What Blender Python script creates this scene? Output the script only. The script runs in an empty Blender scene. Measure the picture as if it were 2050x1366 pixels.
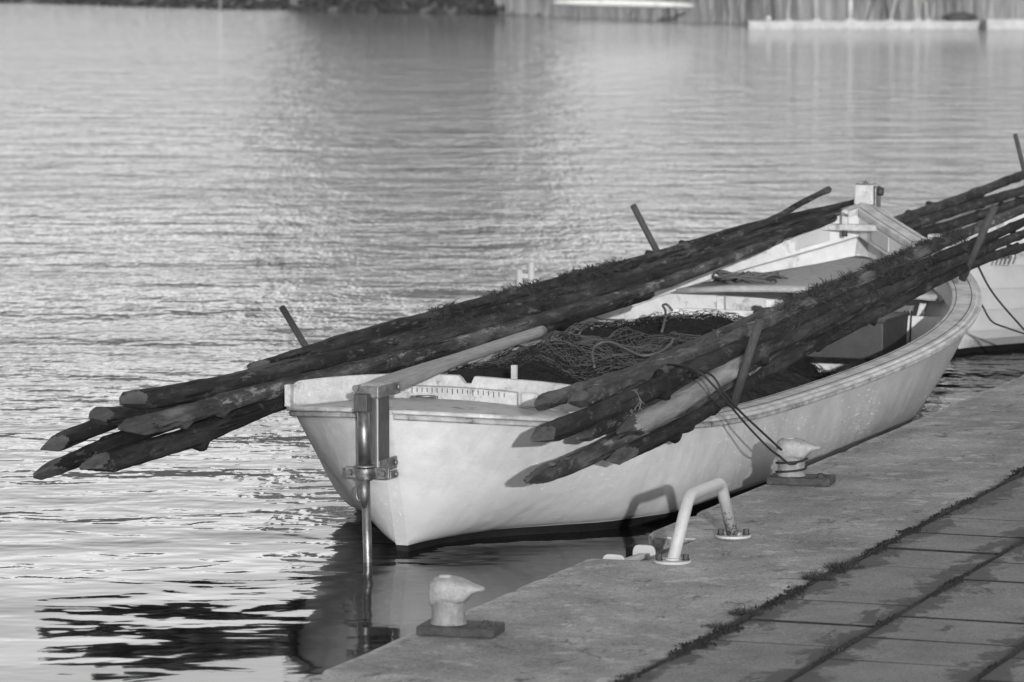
import bpy, bmesh, math, random
import numpy as np
from mathutils import Vector, Matrix, noise
C = bpy.context.scene.collection
R = math.radians
rnd = random.Random(7)

# ------------------------------------------------------------------ helpers
CAM_H = 2.35
FPX = 8000.0
PITCH = math.atan(743.0 / FPX)
_c, _s = math.cos(PITCH), math.sin(PITCH)
def ray(px, py):
    u = (px - 1025.0) / FPX; v = -(py - 683.0) / FPX
    return Vector((u, _c + v * _s, -_s + v * _c))
def at_d(px, py, D):
    r = ray(px, py); return Vector((0, 0, CAM_H)) + r * (D / r.y)
def at_z(px, py, z):
    r = ray(px, py); return Vector((0, 0, CAM_H)) + r * ((z - CAM_H) / r.z)

def tag(o, label=None, cat=None, group=None, kind=None):
    if label: o['label'] = label
    if cat: o['category'] = cat
    if group: o['group'] = group
    if kind: o['kind'] = kind
    return o
def empty(name, loc, rz=0.0):
    o = bpy.data.objects.new(name, None); C.objects.link(o)
    o.location = loc; o.rotation_euler = (0, 0, rz); o.empty_display_size = 0.2
    return o
class MB:
    def __init__(self): self.v = []; self.f = []; self.mi = []; self.sm = []
    def add(self, vs, fs, mi=0, smooth=False):
        n = len(self.v); self.v += [tuple(p) for p in vs]
        for f in fs:
            self.f.append(tuple(i + n for i in f)); self.mi.append(mi); self.sm.append(smooth)
    def box(self, c, d, mi=0, rot=None, taper=1.0):
        x, y, z = [k / 2 for k in d]; vs = []
        for sz in (-1, 1):
            k = taper if sz > 0 else 1.0
            for sx, sy in ((-1, -1), (1, -1), (1, 1), (-1, 1)):
                p = Vector((sx * x * k, sy * y * k, sz * z))
                if rot: p = rot @ p
                vs.append(p + Vector(c))
        self.add(vs, [(3, 2, 1, 0), (4, 5, 6, 7), (0, 1, 5, 4), (1, 2, 6, 5), (2, 3, 7, 6), (3, 0, 4, 7)], mi)
    def tube(self, pts, r, n=8, mi=0, caps=True, smooth=True):
        pts = [Vector(p) for p in pts]; m = len(pts)
        rs = r if isinstance(r, (list, tuple)) else [r] * m
        T = []
        for i in range(m):
            t = pts[min(i + 1, m - 1)] - pts[max(i - 1, 0)]
            T.append(t.normalized() if t.length > 1e-9 else Vector((0, 0, 1)))
        a = Vector((0, 0, 1)) if abs(T[0].z) < 0.9 else Vector((1, 0, 0))
        N = (a - T[0] * a.dot(T[0])).normalized(); vs = []
        for i in range(m):
            N = (N - T[i] * N.dot(T[i]))
            N = N.normalized() if N.length > 1e-6 else T[i].orthogonal().normalized()
            B = T[i].cross(N)
            for k in range(n):
                w = 2 * math.pi * k / n
                vs.append(pts[i] + (N * math.cos(w) + B * math.sin(w)) * rs[i])
        fs = [(i * n + k, i * n + (k + 1) % n, (i + 1) * n + (k + 1) % n, (i + 1) * n + k) for i in range(m - 1) for k in range(n)]
        self.add(vs, fs, mi, smooth)
        if caps: self.add(vs[:n], [tuple(range(n))[::-1]], mi); self.add(vs[-n:], [tuple(range(n))], mi)
    def grid(self, rows, mi=0, smooth=True, close=False):
        n = len(rows[0]); vs = [p for r in rows for p in r]
        k = n if close else n - 1
        self.add(vs, [(i * n + j, i * n + (j + 1) % n, (i + 1) * n + (j + 1) % n, (i + 1) * n + j) for i in range(len(rows) - 1) for j in range(k)], mi, smooth)
    def build(self, name, mats, parent=None, loc=(0, 0, 0), rot=None, bevel=0, solid=0):
        me = bpy.data.meshes.new(name); me.from_pydata(self.v, [], self.f)
        for m in (mats if isinstance(mats, (list, tuple)) else [mats]): me.materials.append(m)
        me.polygons.foreach_set('material_index', self.mi); me.polygons.foreach_set('use_smooth', self.sm)
        bm = bmesh.new(); bm.from_mesh(me)
        bmesh.ops.remove_doubles(bm, verts=bm.verts, dist=1e-5)
        bmesh.ops.recalc_face_normals(bm, faces=bm.faces); bm.to_mesh(me); bm.free()
        me.update()
        o = bpy.data.objects.new(name, me); C.objects.link(o)
        o.parent = parent; o.location = loc
        if rot is not None: o.rotation_euler = rot
        if solid:
            md = o.modifiers.new('thick', 'SOLIDIFY'); md.thickness = solid; md.offset = -1
        if bevel:
            md = o.modifiers.new('bev', 'BEVEL'); md.width = bevel; md.segments = 2; md.limit_method = 'ANGLE'; md.angle_limit = R(40)
        return o
def smooth_path(pts, k=8):
    pts = [Vector(p) for p in pts]; out = []
    P = [pts[0] * 2 - pts[1]] + pts + [pts[-1] * 2 - pts[-2]]
    for i in range(1, len(P) - 2):
        for j in range(k):
            t = j / k; a, b, c, d = P[i - 1], P[i], P[i + 1], P[i + 2]
            out.append(0.5 * ((2 * b) + (c - a) * t + (2 * a - 5 * b + 4 * c - d) * t * t + (3 * b - 3 * c + d - a) * t ** 3))
    out.append(pts[-1]); return out
def interp(x, xs, ys): return float(np.interp(x, xs, ys))

# ------------------------------------------------------------------ materials
def g3(v): return (v, v, v, 1)
class NT:
    def __init__(self, name):
        self.m = bpy.data.materials.new(name); self.m.use_nodes = True
        self.t = self.m.node_tree; self.t.nodes.clear()
        self.out = self.n('ShaderNodeOutputMaterial'); self.b = self.n('ShaderNodeBsdfPrincipled')
        self.l(self.b.outputs[0], self.out.inputs[0])
    def n(self, t, **kw):
        x = self.t.nodes.new(t)
        for k, v in kw.items(): setattr(x, k, v)
        return x
    def l(self, a, b): self.t.links.new(a, b)
    def coord(self, scale=(1, 1, 1), rand=False, rot=(0, 0, 0)):
        tc = self.n('ShaderNodeTexCoord'); src = tc.outputs['Object']
        if rand:
            oi = self.n('ShaderNodeObjectInfo'); k = self.n('ShaderNodeMath', operation='MULTIPLY'); k.inputs[1].default_value = 53.0
            self.l(oi.outputs['Random'], k.inputs[0])
            ad = self.n('ShaderNodeVectorMath', operation='ADD'); self.l(src, ad.inputs[0]); self.l(k.outputs[0], ad.inputs[1]); src = ad.outputs[0]
        mp = self.n('ShaderNodeMapping'); mp.inputs['Scale'].default_value = scale; mp.inputs['Rotation'].default_value = rot
        self.l(src, mp.inputs['Vector']); return mp.outputs[0]
    def noise(self, vec, scale, detail=5, rough=0.55, dist=0.0):
        x = self.n('ShaderNodeTexNoise'); x.inputs['Scale'].default_value = scale; x.inputs['Detail'].default_value = detail
        x.inputs['Roughness'].default_value = rough; x.inputs['Distortion'].default_value = dist
        self.l(vec, x.inputs['Vector']); return x.outputs[0]
    def ramp(self, fac, stops, interp='LINEAR'):
        x = self.n('ShaderNodeValToRGB'); x.color_ramp.interpolation = interp; e = x.color_ramp.elements
        while len(e) < len(stops): e.new(0.5)
        for i, (p, c) in enumerate(stops): e[i].position = p; e[i].color = g3(c)
        self.l(fac, x.inputs[0]); return x.outputs[0]
    def math(self, op, a, b=None, c=None):
        x = self.n('ShaderNodeMath', operation=op)
        for i, v in enumerate((a, b, c)):
            if v is None: continue
            if isinstance(v, (int, float)): x.inputs[i].default_value = v
            else: self.l(v, x.inputs[i])
        return x.outputs[0]
    def mix(self, fac, a, b):
        x = self.n('ShaderNodeMix', data_type='FLOAT')
        for i, v in ((0, fac), (2, a), (3, b)):
            if isinstance(v, (int, float)): x.inputs[i].default_value = v
            else: self.l(v, x.inputs[i])
        return x.outputs[0]
    def bump(self, h, dist=0.01, strength=1.0, prev=None):
        x = self.n('ShaderNodeBump'); x.inputs['Distance'].default_value = dist; x.inputs['Strength'].default_value = strength
        self.l(h, x.inputs['Height'])
        if prev is not None: self.l(prev, x.inputs['Normal'])
        return x.outputs[0]
    def done(self, color, rough=0.7, normal=None, metal=0.0, spec=0.5):
        if isinstance(color, (int, float)): self.b.inputs['Base Color'].default_value = g3(color)
        else: self.l(color, self.b.inputs['Base Color'])
        if isinstance(rough, (int, float)): self.b.inputs['Roughness'].default_value = rough
        else: self.l(rough, self.b.inputs['Roughness'])
        self.b.inputs['Metallic'].default_value = metal; self.b.inputs['Specular IOR Level'].default_value = spec
        if normal is not None: self.l(normal, self.b.inputs['Normal'])
        return self.m

def simple(name, lo, hi, scale=12, rough=0.7, bump=0.004, stretch=(1, 1, 1), metal=0.0, spec=0.4, rand=False, dirt=None, p0=0.3, p1=0.7):
    t = NT(name); v = t.coord(stretch, rand)
    n1 = t.noise(v, scale, 8, 0.65)
    col = t.ramp(n1, [(p0, lo), (p1, hi)])
    if dirt is not None:
        n3 = t.noise(v, scale * 0.45, 9, 0.72)
        k = t.ramp(n3, [(0.56, 0.0), (0.63, 1.0)]); col = t.mix(k, col, dirt)
    n2 = t.noise(v, scale * 4, 5, 0.6)
    return t.done(col, rough, t.bump(n2, bump), metal, spec)

M = {}
M['rail'] = None
def mat_hull():
    t = NT('hull_paint'); v = t.coord()
    big = t.noise(v, 1.6, 5); base = t.ramp(big, [(0.3, 0.46), (0.7, 0.54)])
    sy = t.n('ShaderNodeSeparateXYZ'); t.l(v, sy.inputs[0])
    scuff_shade = t.ramp(t.math('ADD', t.math('MULTIPLY', sy.outputs[1], 0.18), t.math('MULTIPLY', t.noise(v, 2.5, 5), 0.35)), [(0.35, 0.0), (0.95, 1.0)])
    base = t.mix(scuff_shade, base, 0.30)  # weaker sun toward the bow put into the paint, with some quay scuffing
    mot = t.noise(t.coord((1.3, 1, 2)), 4.5, 8, 0.7); base = t.math('MULTIPLY', base, t.ramp(mot, [(0.38, 0.90), (0.60, 1.06)]))
    vs = t.coord((1.0, 2.2, 9.0), rot=(0.55, 0, 0)); sc = t.noise(vs, 9, 8, 0.7, 0.4)
    k = t.ramp(sc, [(0.60, 0), (0.64, 1)])
    zone = t.ramp(t.noise(v, 1.1, 3), [(0.45, 0.0), (0.62, 1.0)])
    col = t.mix(t.math('MULTIPLY', k, zone), base, 0.86)
    s2 = t.noise(t.coord((6, 9, 1.4), rot=(0.35, 0.5, 0)), 16, 5, 0.6, 0.2); col = t.mix(t.math('MULTIPLY', t.math('MULTIPLY', t.ramp(s2, [(0.62, 0), (0.66, 1)]), t.ramp(sy.outputs[0], [(0.0, 1.0), (0.05, 0.18)])), 0.75), col, 0.72)
    st = t.noise(t.coord((1.5, 12, 1.1)), 3.0, 6, 0.65); stain = t.ramp(st, [(0.52, 0.0), (0.70, 0.26)])
    col = t.mix(stain, col, 0.30)
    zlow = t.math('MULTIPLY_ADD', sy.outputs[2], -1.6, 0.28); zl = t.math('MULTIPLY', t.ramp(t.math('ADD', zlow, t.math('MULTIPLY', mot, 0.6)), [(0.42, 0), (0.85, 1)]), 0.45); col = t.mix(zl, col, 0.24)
    chz = t.math('MULTIPLY', t.ramp(t.math('MULTIPLY', sy.outputs[1], 0.16), [(0.40, 0), (0.62, 1)]), t.ramp(t.math('ADD', sy.outputs[2], t.math('MULTIPLY', mot, 0.3)), [(0.12, 1), (0.46, 0)]))
    ch = t.noise(t.coord((1.0, 1.3, 4.5), rot=(0.7, 0, 0)), 19, 9, 0.78, 0.5); clus = t.ramp(t.noise(t.coord((1, 1, 1.6)), 3.3, 4, 0.6), [(0.50, 0.0), (0.60, 1.0)])
    col = t.mix(t.math('MULTIPLY', t.math('MULTIPLY', t.ramp(ch, [(0.575, 0), (0.60, 1)]), chz), clus), col, 0.80)
    sp = t.noise(v, 55, 4, 0.7); col = t.mix(t.ramp(sp, [(0.70, 0.0), (0.74, 0.6)]), col, 0.25)
    b1 = t.noise(t.coord((1.0, 2.5, 9.0), rot=(0.55, 0, 0)), 14, 7, 0.6)
    b2 = t.noise(v, 2.2, 3)
    nb = t.bump(b1, 0.005, 0.30, t.bump(b2, 0.05, 0.6))
    return t.done(col, t.ramp(big, [(0.3, 0.42), (0.7, 0.58)]), nb, 0, 0.35)
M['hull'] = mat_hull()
M['boot'] = simple('black_bottom_paint', 0.008, 0.018, 9, 0.6, 0.004)
M['white'] = simple('white_paint_inside', 0.50, 0.64, 9, 0.65, 0.005, dirt=0.34)
M['boat_white'] = simple('old_white_paint', 0.30, 0.36, 5, 0.6, 0.003, dirt=0.33)
M['pontoon'] = simple('pontoon_white', 0.28, 0.42, 2, 0.7, 0.003)
M['worn'] = simple('worn_white_paint', 0.31, 0.47, 15, 0.7, 0.007, dirt=0.22)
M['dark_edge'] = simple('bare_wood_edge', 0.16, 0.42, 12, 0.8, 0.006, dirt=0.05)
M['deck'] = simple('grey_deck_paint', 0.36, 0.50, 18, 0.8, 0.003, dirt=0.18)
M['deck_rough'] = simple('gritty_deck_paint', 0.30, 0.42, 26, 0.9, 0.006, dirt=0.42)
M['floor'] = simple('grey_floor_boards', 0.20, 0.34, 10, 0.85, 0.004, (6, 0.6, 1))
M['metal'] = simple('stained_metal', 0.10, 0.28, 20, 0.48, 0.0018, metal=0.7, dirt=0.08)
M['chrome'] = simple('worn_steel_tube', 0.10, 0.24, 18, 0.40, 0.0008, metal=0.8)
M['rudder'] = simple('dark_varnished_wood', 0.030, 0.075, 16, 0.5, 0.003, (3, 3, .7))
M['tiller'] = simple('weathered_wood', 0.16, 0.30, 14, 0.75, 0.004, (8, 0.5, 8))
M['dark_box'] = simple('dark_painted_panel', 0.035, 0.055, 12, 0.6, 0.002)
M['tar'] = simple('tarred_line', 0.010, 0.02, 80, 0.7, 0.001)
M['rope'] = simple('pale_rope', 0.07, 0.13, 120, 0.9, 0.002)
M['net_dark'] = simple('dark_net_mass', 0.008, 0.022, 30, 0.95, 0.02)
M['twine'] = simple('net_twine', 0.007, 0.017, 60, 0.9, 0.0)
M['twine_lit'] = simple('lit_net_twine', 0.07, 0.12, 60, 0.9, 0.0)  # twine coloured paler for the sunlit patch of the heap
M['galv'] = simple('pale_grey_paint', 0.36, 0.43, 10, 0.5, 0.0012, dirt=0.38)
M['bollard'] = simple('chipped_white_paint', 0.22, 0.36, 24, 0.65, 0.006, dirt=0.10)
M['bollard_post'] = simple('grimy_white_paint', 0.13, 0.26, 26, 0.7, 0.006, dirt=0.06)
M['plate'] = simple('dark_cast_iron', 0.022, 0.06, 30, 0.75, 0.006)
M['bolt'] = simple('dark_bolt', 0.02, 0.05, 40, 0.6, 0.002)
M['peg'] = simple('brown_stick', 0.03, 0.065, 14, 0.8, 0.003, (8, 8, .6))
M['peg_grey'] = simple('grey_stick', 0.16, 0.26, 14, 0.8, 0.003)
M['weed'] = simple('dry_weed', 0.012, 0.045, 20, 0.95, 0.0)
M['ink'] = simple('black_marks', 0.01, 0.015, 20, 0.8, 0.0)
M['fender'] = simple('dark_rubber', 0.012, 0.03, 20, 0.8, 0.003)
def mat_bark(name, lo, mid, hi, peeled=None):
    t = NT(name); v = t.coord((1, 0.16, 1), True)
    n1 = t.noise(v, 22, 9, 0.7, 0.3); n0 = t.noise(t.coord((1, .35, 1), True), 5, 5, 0.6)
    f = t.math('ADD', t.math('MULTIPLY', n1, 0.55), t.math('MULTIPLY', n0, 0.45))
    col = t.ramp(f, [(0.38, lo), (0.5, mid), (0.60, hi)])
    crack = t.noise(t.coord((1, 0.05, 1), True), 46, 6, 0.6)
    col = t.mix(t.ramp(crack, [(0.36, 1.0), (0.42, 0.0)]), col, lo * 0.5)
    scar = t.ramp(t.noise(t.coord((1, .3, 1), True), 11, 7, 0.75), [(0.58, 0), (0.63, 1)])
    col = t.mix(t.math('MULTIPLY', scar, 0.7), col, hi * 2.2)
    oi = t.n('ShaderNodeObjectInfo'); col = t.math('MULTIPLY', col, t.math('MULTIPLY_ADD', oi.outputs['Random'], 0.8, 0.48))
    lich = t.ramp(t.noise(t.coord((1, .5, 1), True), 30, 8, 0.75), [(0.57, 0), (0.63, 1)]); col = t.mix(t.math('MULTIPLY', lich, 0.5), col, hi * 1.7)
    if peeled:
        sy = t.n('ShaderNodeSeparateXYZ'); t.l(t.coord(), sy.inputs[0])
        pk = t.ramp(t.math('ADD', t.math('MULTIPLY', sy.outputs[1], 0.4), t.math('MULTIPLY', t.math('SUBTRACT', n0, 0.5), 0.5)), [(0.58, 1.0), (0.66, 0.0)])
        col = t.mix(pk, col, t.ramp(f, [(0.36, peeled * .6), (0.6, peeled * 1.25)]))
    h = t.math('ADD', t.math('MULTIPLY', n1, 0.6), t.math('MULTIPLY', crack, 0.4))
    return t.done(col, 0.85, t.bump(h, 0.03), 0, 0.2)
M['bark'] = mat_bark('dark_bark', 0.007, 0.020, 0.052)
M['bark_mid'] = mat_bark('brown_bark', 0.014, 0.042, 0.10)
M['bark_light'] = mat_bark('peeled_grey_wood', 0.017, 0.042, 0.085, 0.23)
M['cut'] = simple('axe_cut_wood', 0.022, 0.085, 26, 0.85, 0.004, (1, .3, 1), rand=True, dirt=0.02)

def mat_concrete():
    t = NT('concrete'); v = t.coord()
    a = t.noise(v, 2.2, 7, 0.65); b = t.noise(v, 38, 6, 0.7)
    f = t.math('ADD', t.math('MULTIPLY', a, 0.6), t.math('MULTIPLY', b, 0.4))
    col = t.ramp(f, [(0.38, 0.17), (0.60, 0.36)])
    lt = t.ramp(t.noise(v, 5.5, 8, 0.72), [(0.54, 0), (0.62, 1)]); col = t.mix(t.math('MULTIPLY', lt, 0.75), col, 0.46)
    dk = t.ramp(t.noise(t.coord((2.2, 1, 1)), 3.6, 9, 0.75, 0.5), [(0.57, 0), (0.66, 1)]); col = t.mix(t.math('MULTIPLY', dk, 0.8), col, 0.05)
    vo = t.n('ShaderNodeTexVoronoi', feature='DISTANCE_TO_EDGE'); vo.inputs['Scale'].default_value = 0.9
    wv = t.n('ShaderNodeVectorMath', operation='MULTIPLY_ADD'); tn = t.n('ShaderNodeTexNoise'); tn.inputs['Scale'].default_value = 5.0; tn.inputs['Detail'].default_value = 6
    t.l(v, tn.inputs['Vector']); t.l(tn.outputs['Color'], wv.inputs[0]); wv.inputs[1].default_value = (.35, .35, 0); t.l(v, wv.inputs[2]); t.l(wv.outputs[0], vo.inputs['Vector'])
    ck = t.math('MULTIPLY', t.ramp(vo.outputs[0], [(0.0, 1.0), (0.006, 0.0)]), t.ramp(t.noise(v, 1.3, 3), [(0.50, 0), (0.58, 1)]))
    col = t.mix(t.math('MULTIPLY', ck, 0.8), col, 0.05)
    br = t.noise(t.coord((1, .45, 1)), 0.9, 6, 0.65); col = t.math('MULTIPLY', col, t.ramp(br, [(0.38, 0.78), (0.62, 1.28)]))
    sp = t.ramp(t.noise(v, 42, 6, 0.7), [(0.585, 0), (0.63, 1)]); col = t.mix(t.math('MULTIPLY', sp, 0.8), col, 0.05)
    gr_ = t.noise(v, 110, 3, 0.6); col = t.math('MULTIPLY', col, t.ramp(gr_, [(0.35, 0.70), (0.65, 1.25)]))
    sx = t.n('ShaderNodeSeparateXYZ'); t.l(v, sx.inputs[0])
    sm = t.math('ADD', t.math('MULTIPLY', t.math('SUBTRACT', sx.outputs[0], 1.0), 4.2), t.math('MULTIPLY', t.noise(v, 6, 8, 0.75), 1.0))
    col = t.mix(t.math('MULTIPLY', t.ramp(sm, [(0.42, 0), (0.56, 1)]), 0.85), col, 0.045)
    ed = t.math('ADD', t.math('MULTIPLY', t.math('SUBTRACT', 0.06, sx.outputs[0]), 3.0), t.noise(v, 16, 8, 0.75))
    col = t.mix(t.math('MULTIPLY', t.ramp(ed, [(0.56, 0), (0.66, 1)]), 0.6), col, 0.48)
    h = t.math('ADD', t.math('MULTIPLY', b, 0.5), t.math('MULTIPLY', t.noise(v, 140, 4), 0.5))
    nb = t.bump(h, 0.006, 0.7, t.bump(a, 0.03, 0.5))
    return t.done(col, 0.9, nb, 0, 0.25)
M['concrete'] = mat_concrete()
def mat_pipe():
    t = NT('painted_pipe'); v = t.coord(); sz = t.n('ShaderNodeSeparateXYZ'); t.l(v, sz.inputs[0])
    n = t.noise(v, 9, 4); col = t.ramp(n, [(0.3, 0.33), (0.7, 0.40)])
    rust = t.noise(v, 75, 8, 0.75); low = t.math('MULTIPLY', t.math('SUBTRACT', 0.13, sz.outputs[2]), 1.3)
    far = t.ramp(sz.outputs[1], [(0.05, 0.0), (0.30, 1.0)])
    k = t.ramp(t.math('ADD', rust, t.math('MULTIPLY', low, far)), [(0.60, 0), (0.64, 1)])
    return t.done(t.mix(k, col, 0.05), t.mix(k, 0.42, 0.9), t.bump(rust, 0.002), 0, 0.4)
M['pipe'] = mat_pipe()
M['notch'] = simple('pitted_concrete', 0.10, 0.36, 40, 0.95, 0.012, dirt=0.05)
SLAB_U, SEAMS = 0.477, [1.03, 1.53, 2.11, 2.60, 3.10, 3.60, 4.10, 4.60]
def mat_paver():
    t = NT('paving_slab'); v = t.coord()
    a = t.noise(v, 3.0, 7, 0.65); b = t.noise(v, 50, 6, 0.7)
    f = t.math('ADD', t.math('MULTIPLY', a, 0.55), t.math('MULTIPLY', b, 0.45))
    col = t.ramp(f, [(0.38, 0.13), (0.62, 0.24)])
    tc = t.n('ShaderNodeTexCoord'); sx = t.n('ShaderNodeSeparateXYZ'); t.l(tc.outputs['Object'], sx.inputs[0])
    d = None
    for s in SEAMS[:5]:
        q = t.math('ABSOLUTE', t.math('SUBTRACT', sx.outputs[0], s)); d = q if d is None else t.math('MINIMUM', d, q)
    fu = t.math('ABSOLUTE', t.math('SUBTRACT', t.math('FRACT', t.math('MULTIPLY_ADD', sx.outputs[1], 1 / 0.2385, -0.306)), 0.5))
    d2 = t.math('MULTIPLY', t.math('SUBTRACT', 0.5, fu), 0.9)
    n = t.noise(t.coord((1.6, 1, 1)), 4.2, 9, 0.75, 0.4)
    near = t.math('MULTIPLY', t.math('SUBTRACT', 0.16, d), 1.4)
    m = t.ramp(t.math('ADD', n, t.math('MAXIMUM', near, -0.03)), [(0.575, 0), (0.625, 1)])
    col = t.mix(t.math('MULTIPLY', m, 0.85), col, 0.055)
    sp = t.ramp(t.noise(v, 60, 3, 0.5), [(0.69, 0), (0.72, 1)]); col = t.mix(t.math('MULTIPLY', sp, 0.7), col, 0.04)
    gr_ = t.noise(v, 120, 3, 0.6); col = t.math('MULTIPLY', col, t.ramp(gr_, [(0.35, 0.72), (0.65, 1.25)]))
    wp = t.ramp(t.noise(v, 33, 2, 0.5), [(0.765, 0), (0.78, 1)]); col = t.mix(wp, col, 0.55)
    h = t.math('ADD', t.math('MULTIPLY', b, 0.5), t.math('MULTIPLY', t.noise(v, 150, 4), 0.5))
    return t.done(col, 0.9, t.bump(h, 0.005, 0.7), 0, 0.25)
M['paver'] = mat_paver()
M['moss'] = simple('dark_moss', 0.012, 0.04, 40, 1.0, 0.02)
M['grass'] = simple('dull_grass', 0.02, 0.06, 30, 0.9, 0.0)

WATER_Z = -0.20
def mat_water():
    t = NT('water')
    tc = t.n('ShaderNodeTexCoord'); P = tc.outputs['Object']
    def lay(sx, sy, scale, detail, rough=0.5, rot=0.0, dist=0.0):
        mp = t.n('ShaderNodeMapping'); mp.inputs['Scale'].default_value = (sx, sy, 1); mp.inputs['Rotation'].default_value = (0, 0, rot)
        t.l(P, mp.inputs['Vector']); return t.noise(mp.outputs[0], scale, detail, rough, dist)
    A = lay(0.62, 1, 0.85, 2, 0.4, 0.12)
    B = t.math('MULTIPLY', t.math('ADD', lay(0.72, 1, 2.7, 2, 0.5, -0.30, 0.4), lay(0.70, 1, 3.1, 2, 0.5, 0.26, 0.3)), 0.62)
    B = t.math('SUBTRACT', B, 0.12)
    D = t.math('MULTIPLY', t.math('ADD', lay(0.85, 1, 8.5, 3, 0.6, 0.35, 0.3), lay(0.8, 1, 6.0, 3, 0.6, -0.3, 0.3)), 0.5)
    F = t.math('SUBTRACT', lay(0.6, 1, 24, 3, 0.6, 0.1, 0.4), 0.5)
    gust = t.ramp(lay(0.35, 1, 0.14, 4, 0.6), [(0.40, 0.35), (0.62, 1.0)])
    # sheltered water close to the quay and the boat: ripples die out there
    sx = t.n('ShaderNodeSeparateXYZ'); t.l(P, sx.inputs[0])
    vq = t.math('SUBTRACT', t.math('MULTIPLY', t.math('ADD', sx.outputs[0], 0.632), 0.939), t.math('MULTIPLY', t.math('SUBTRACT', sx.outputs[1], 13.326), 0.3437))
    far = t.ramp(t.math('MULTIPLY_ADD', vq, -0.30, 0.0), [(0.20, 0.22), (0.58, 1.0)])
    past = t.ramp(t.math('MULTIPLY_ADD', sx.outputs[1], 0.10, -1.9), [(0.25, 0.0), (0.55, 1.0)])
    far = t.math('MAXIMUM', far, past)
    dist = t.ramp(t.math('MULTIPLY_ADD', sx.outputs[1], 0.05, -0.55), [(0.25, 0.0), (0.9, 1.0)])
    A, B, D = [t.math('SUBTRACT', k, 0.5) for k in (A, B, D)]
    lee = t.ramp(t.math('MULTIPLY_ADD', sx.outputs[1], 0.25, -3.6), [(0.05, 0.42), (0.85, 1.0)])
    h = t.math('MULTIPLY', A, 0.10)
    h = t.math('ADD', h, t.math('MULTIPLY', t.math('MULTIPLY', B, t.math('ADD', lee, t.math('MULTIPLY', dist, 0.3))), 0.034))
    E = t.math('SUBTRACT', lay(0.9, 0.30, 1.0, 5, 0.65), 0.5); h = t.math('ADD', h, t.math('MULTIPLY', t.math('MULTIPLY', E, dist), 0.16))
    fine = t.math('MULTIPLY', t.math('MULTIPLY', D, t.math('MULTIPLY_ADD', dist, 0.021, 0.0036)), gust)
    fine = t.math('ADD', fine, t.math('MULTIPLY', t.math('MULTIPLY', F, 0.0006), t.ramp(lay(0.4, 1, 0.5, 4, 0.6), [(0.47, 0.0), (0.58, 1.0)])))
    h = t.math('MULTIPLY', t.math('ADD', h, t.math('MULTIPLY', fine, lee)), far)
    nb = t.bump(h, 1.0, 1.0)
    m = t.done(0.012, 0.04, nb, 0, 0.5); t.b.inputs['IOR'].default_value = 1.23
    return m
M['water'] = mat_water()

# ------------------------------------------------------------------ camera, light, sky
cam = bpy.data.cameras.new('camera'); co = bpy.data.objects.new('camera', cam); C.objects.link(co)
bpy.context.scene.camera = co
co.location = (0, 0, CAM_H); co.rotation_euler = (math.pi / 2 - PITCH, 0, 0)
cam.sensor_width = 36; cam.lens = FPX / 2050 * 36; cam.clip_end = 3000; cam.clip_start = 0.5
cam.dof.use_dof = True; cam.dof.focus_distance = 18.0; cam.dof.aperture_fstop = 5.6
CLOUD = 1.62
SUN_EL, SUN_AZ = R(8.1), R(176.0)
sl = bpy.data.lights.new('sun', 'SUN'); so = bpy.data.objects.new('sun', sl); C.objects.link(so)
sl.energy = 2.35; sl.angle = R(0.5); sl.color = (1, 1, 1)
sd = Vector((math.sin(SUN_AZ) * math.cos(SUN_EL), math.cos(SUN_AZ) * math.cos(SUN_EL), math.sin(SUN_EL)))
so.rotation_euler = sd.to_track_quat('Z', 'Y').to_euler(); so.location = (2, -20, 10)
w = bpy.data.worlds.new('World'); bpy.context.scene.world = w; w.use_nodes = True
nt = w.node_tree; bg = nt.nodes['Background']
sky = nt.nodes.new('ShaderNodeTexSky'); sky.sky_type = 'NISHITA'; sky.sun_disc = False
sky.sun_elevation = SUN_EL; sky.sun_rotation = SUN_AZ; sky.air_density = 1.0; sky.dust_density = 1.5
bw = nt.nodes.new('ShaderNodeRGBToBW'); nt.links.new(sky.outputs[0], bw.inputs[0])
# pale cloud added low over the far shore to brighten the water, thinning upwards
geo = nt.nodes.new('ShaderNodeTexCoord'); sep = nt.nodes.new('ShaderNodeSeparateXYZ'); nt.links.new(geo.outputs['Generated'], sep.inputs[0])
def wm(op, a, b=None):
    x = nt.nodes.new('ShaderNodeMath'); x.operation = op
    for i, v in enumerate((a, b)):
        if v is None: continue
        if isinstance(v, (int, float)): x.inputs[i].default_value = v
        else: nt.links.new(v, x.inputs[i])
    return x.outputs[0]
def wr(f, stops):
    x = nt.nodes.new('ShaderNodeValToRGB'); e = x.color_ramp.elements
    while len(e) < len(stops): e.new(.5)
    for i, (p, c) in enumerate(stops): e[i].position = p; e[i].color = g3(c)
    nt.links.new(f, x.inputs[0]); return x.outputs[0]
elev = wr(sep.outputs[2], [(0.0, 1.0), (0.26, 0.92), (0.42, 0.76), (0.57, 0.48), (0.77, 0.16), (0.92, 0.0)])
side = wr(sep.outputs[1], [(0.0, 0.0), (0.75, 1.0)])
mpw = nt.nodes.new('ShaderNodeMapping'); mpw.inputs['Scale'].default_value = (1, 1, 4); nt.links.new(geo.outputs['Generated'], mpw.inputs[0])
nzw = nt.nodes.new('ShaderNodeTexNoise'); nzw.inputs['Scale'].default_value = 3.2; nzw.inputs['Detail'].default_value = 6; nt.links.new(mpw.outputs[0], nzw.inputs['Vector'])
cl = wm('MULTIPLY', wm('MULTIPLY', elev, side), wr(nzw.outputs[0], [(0.30, 0.80), (0.55, 1.0)]))
crad = wm('MULTIPLY', wr(sep.outputs[2], [(0.0, 0.80), (0.10, 0.70), (0.20, 0.72), (0.30, 0.88), (0.55, 0.88)]), CLOUD / 0.15)
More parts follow.
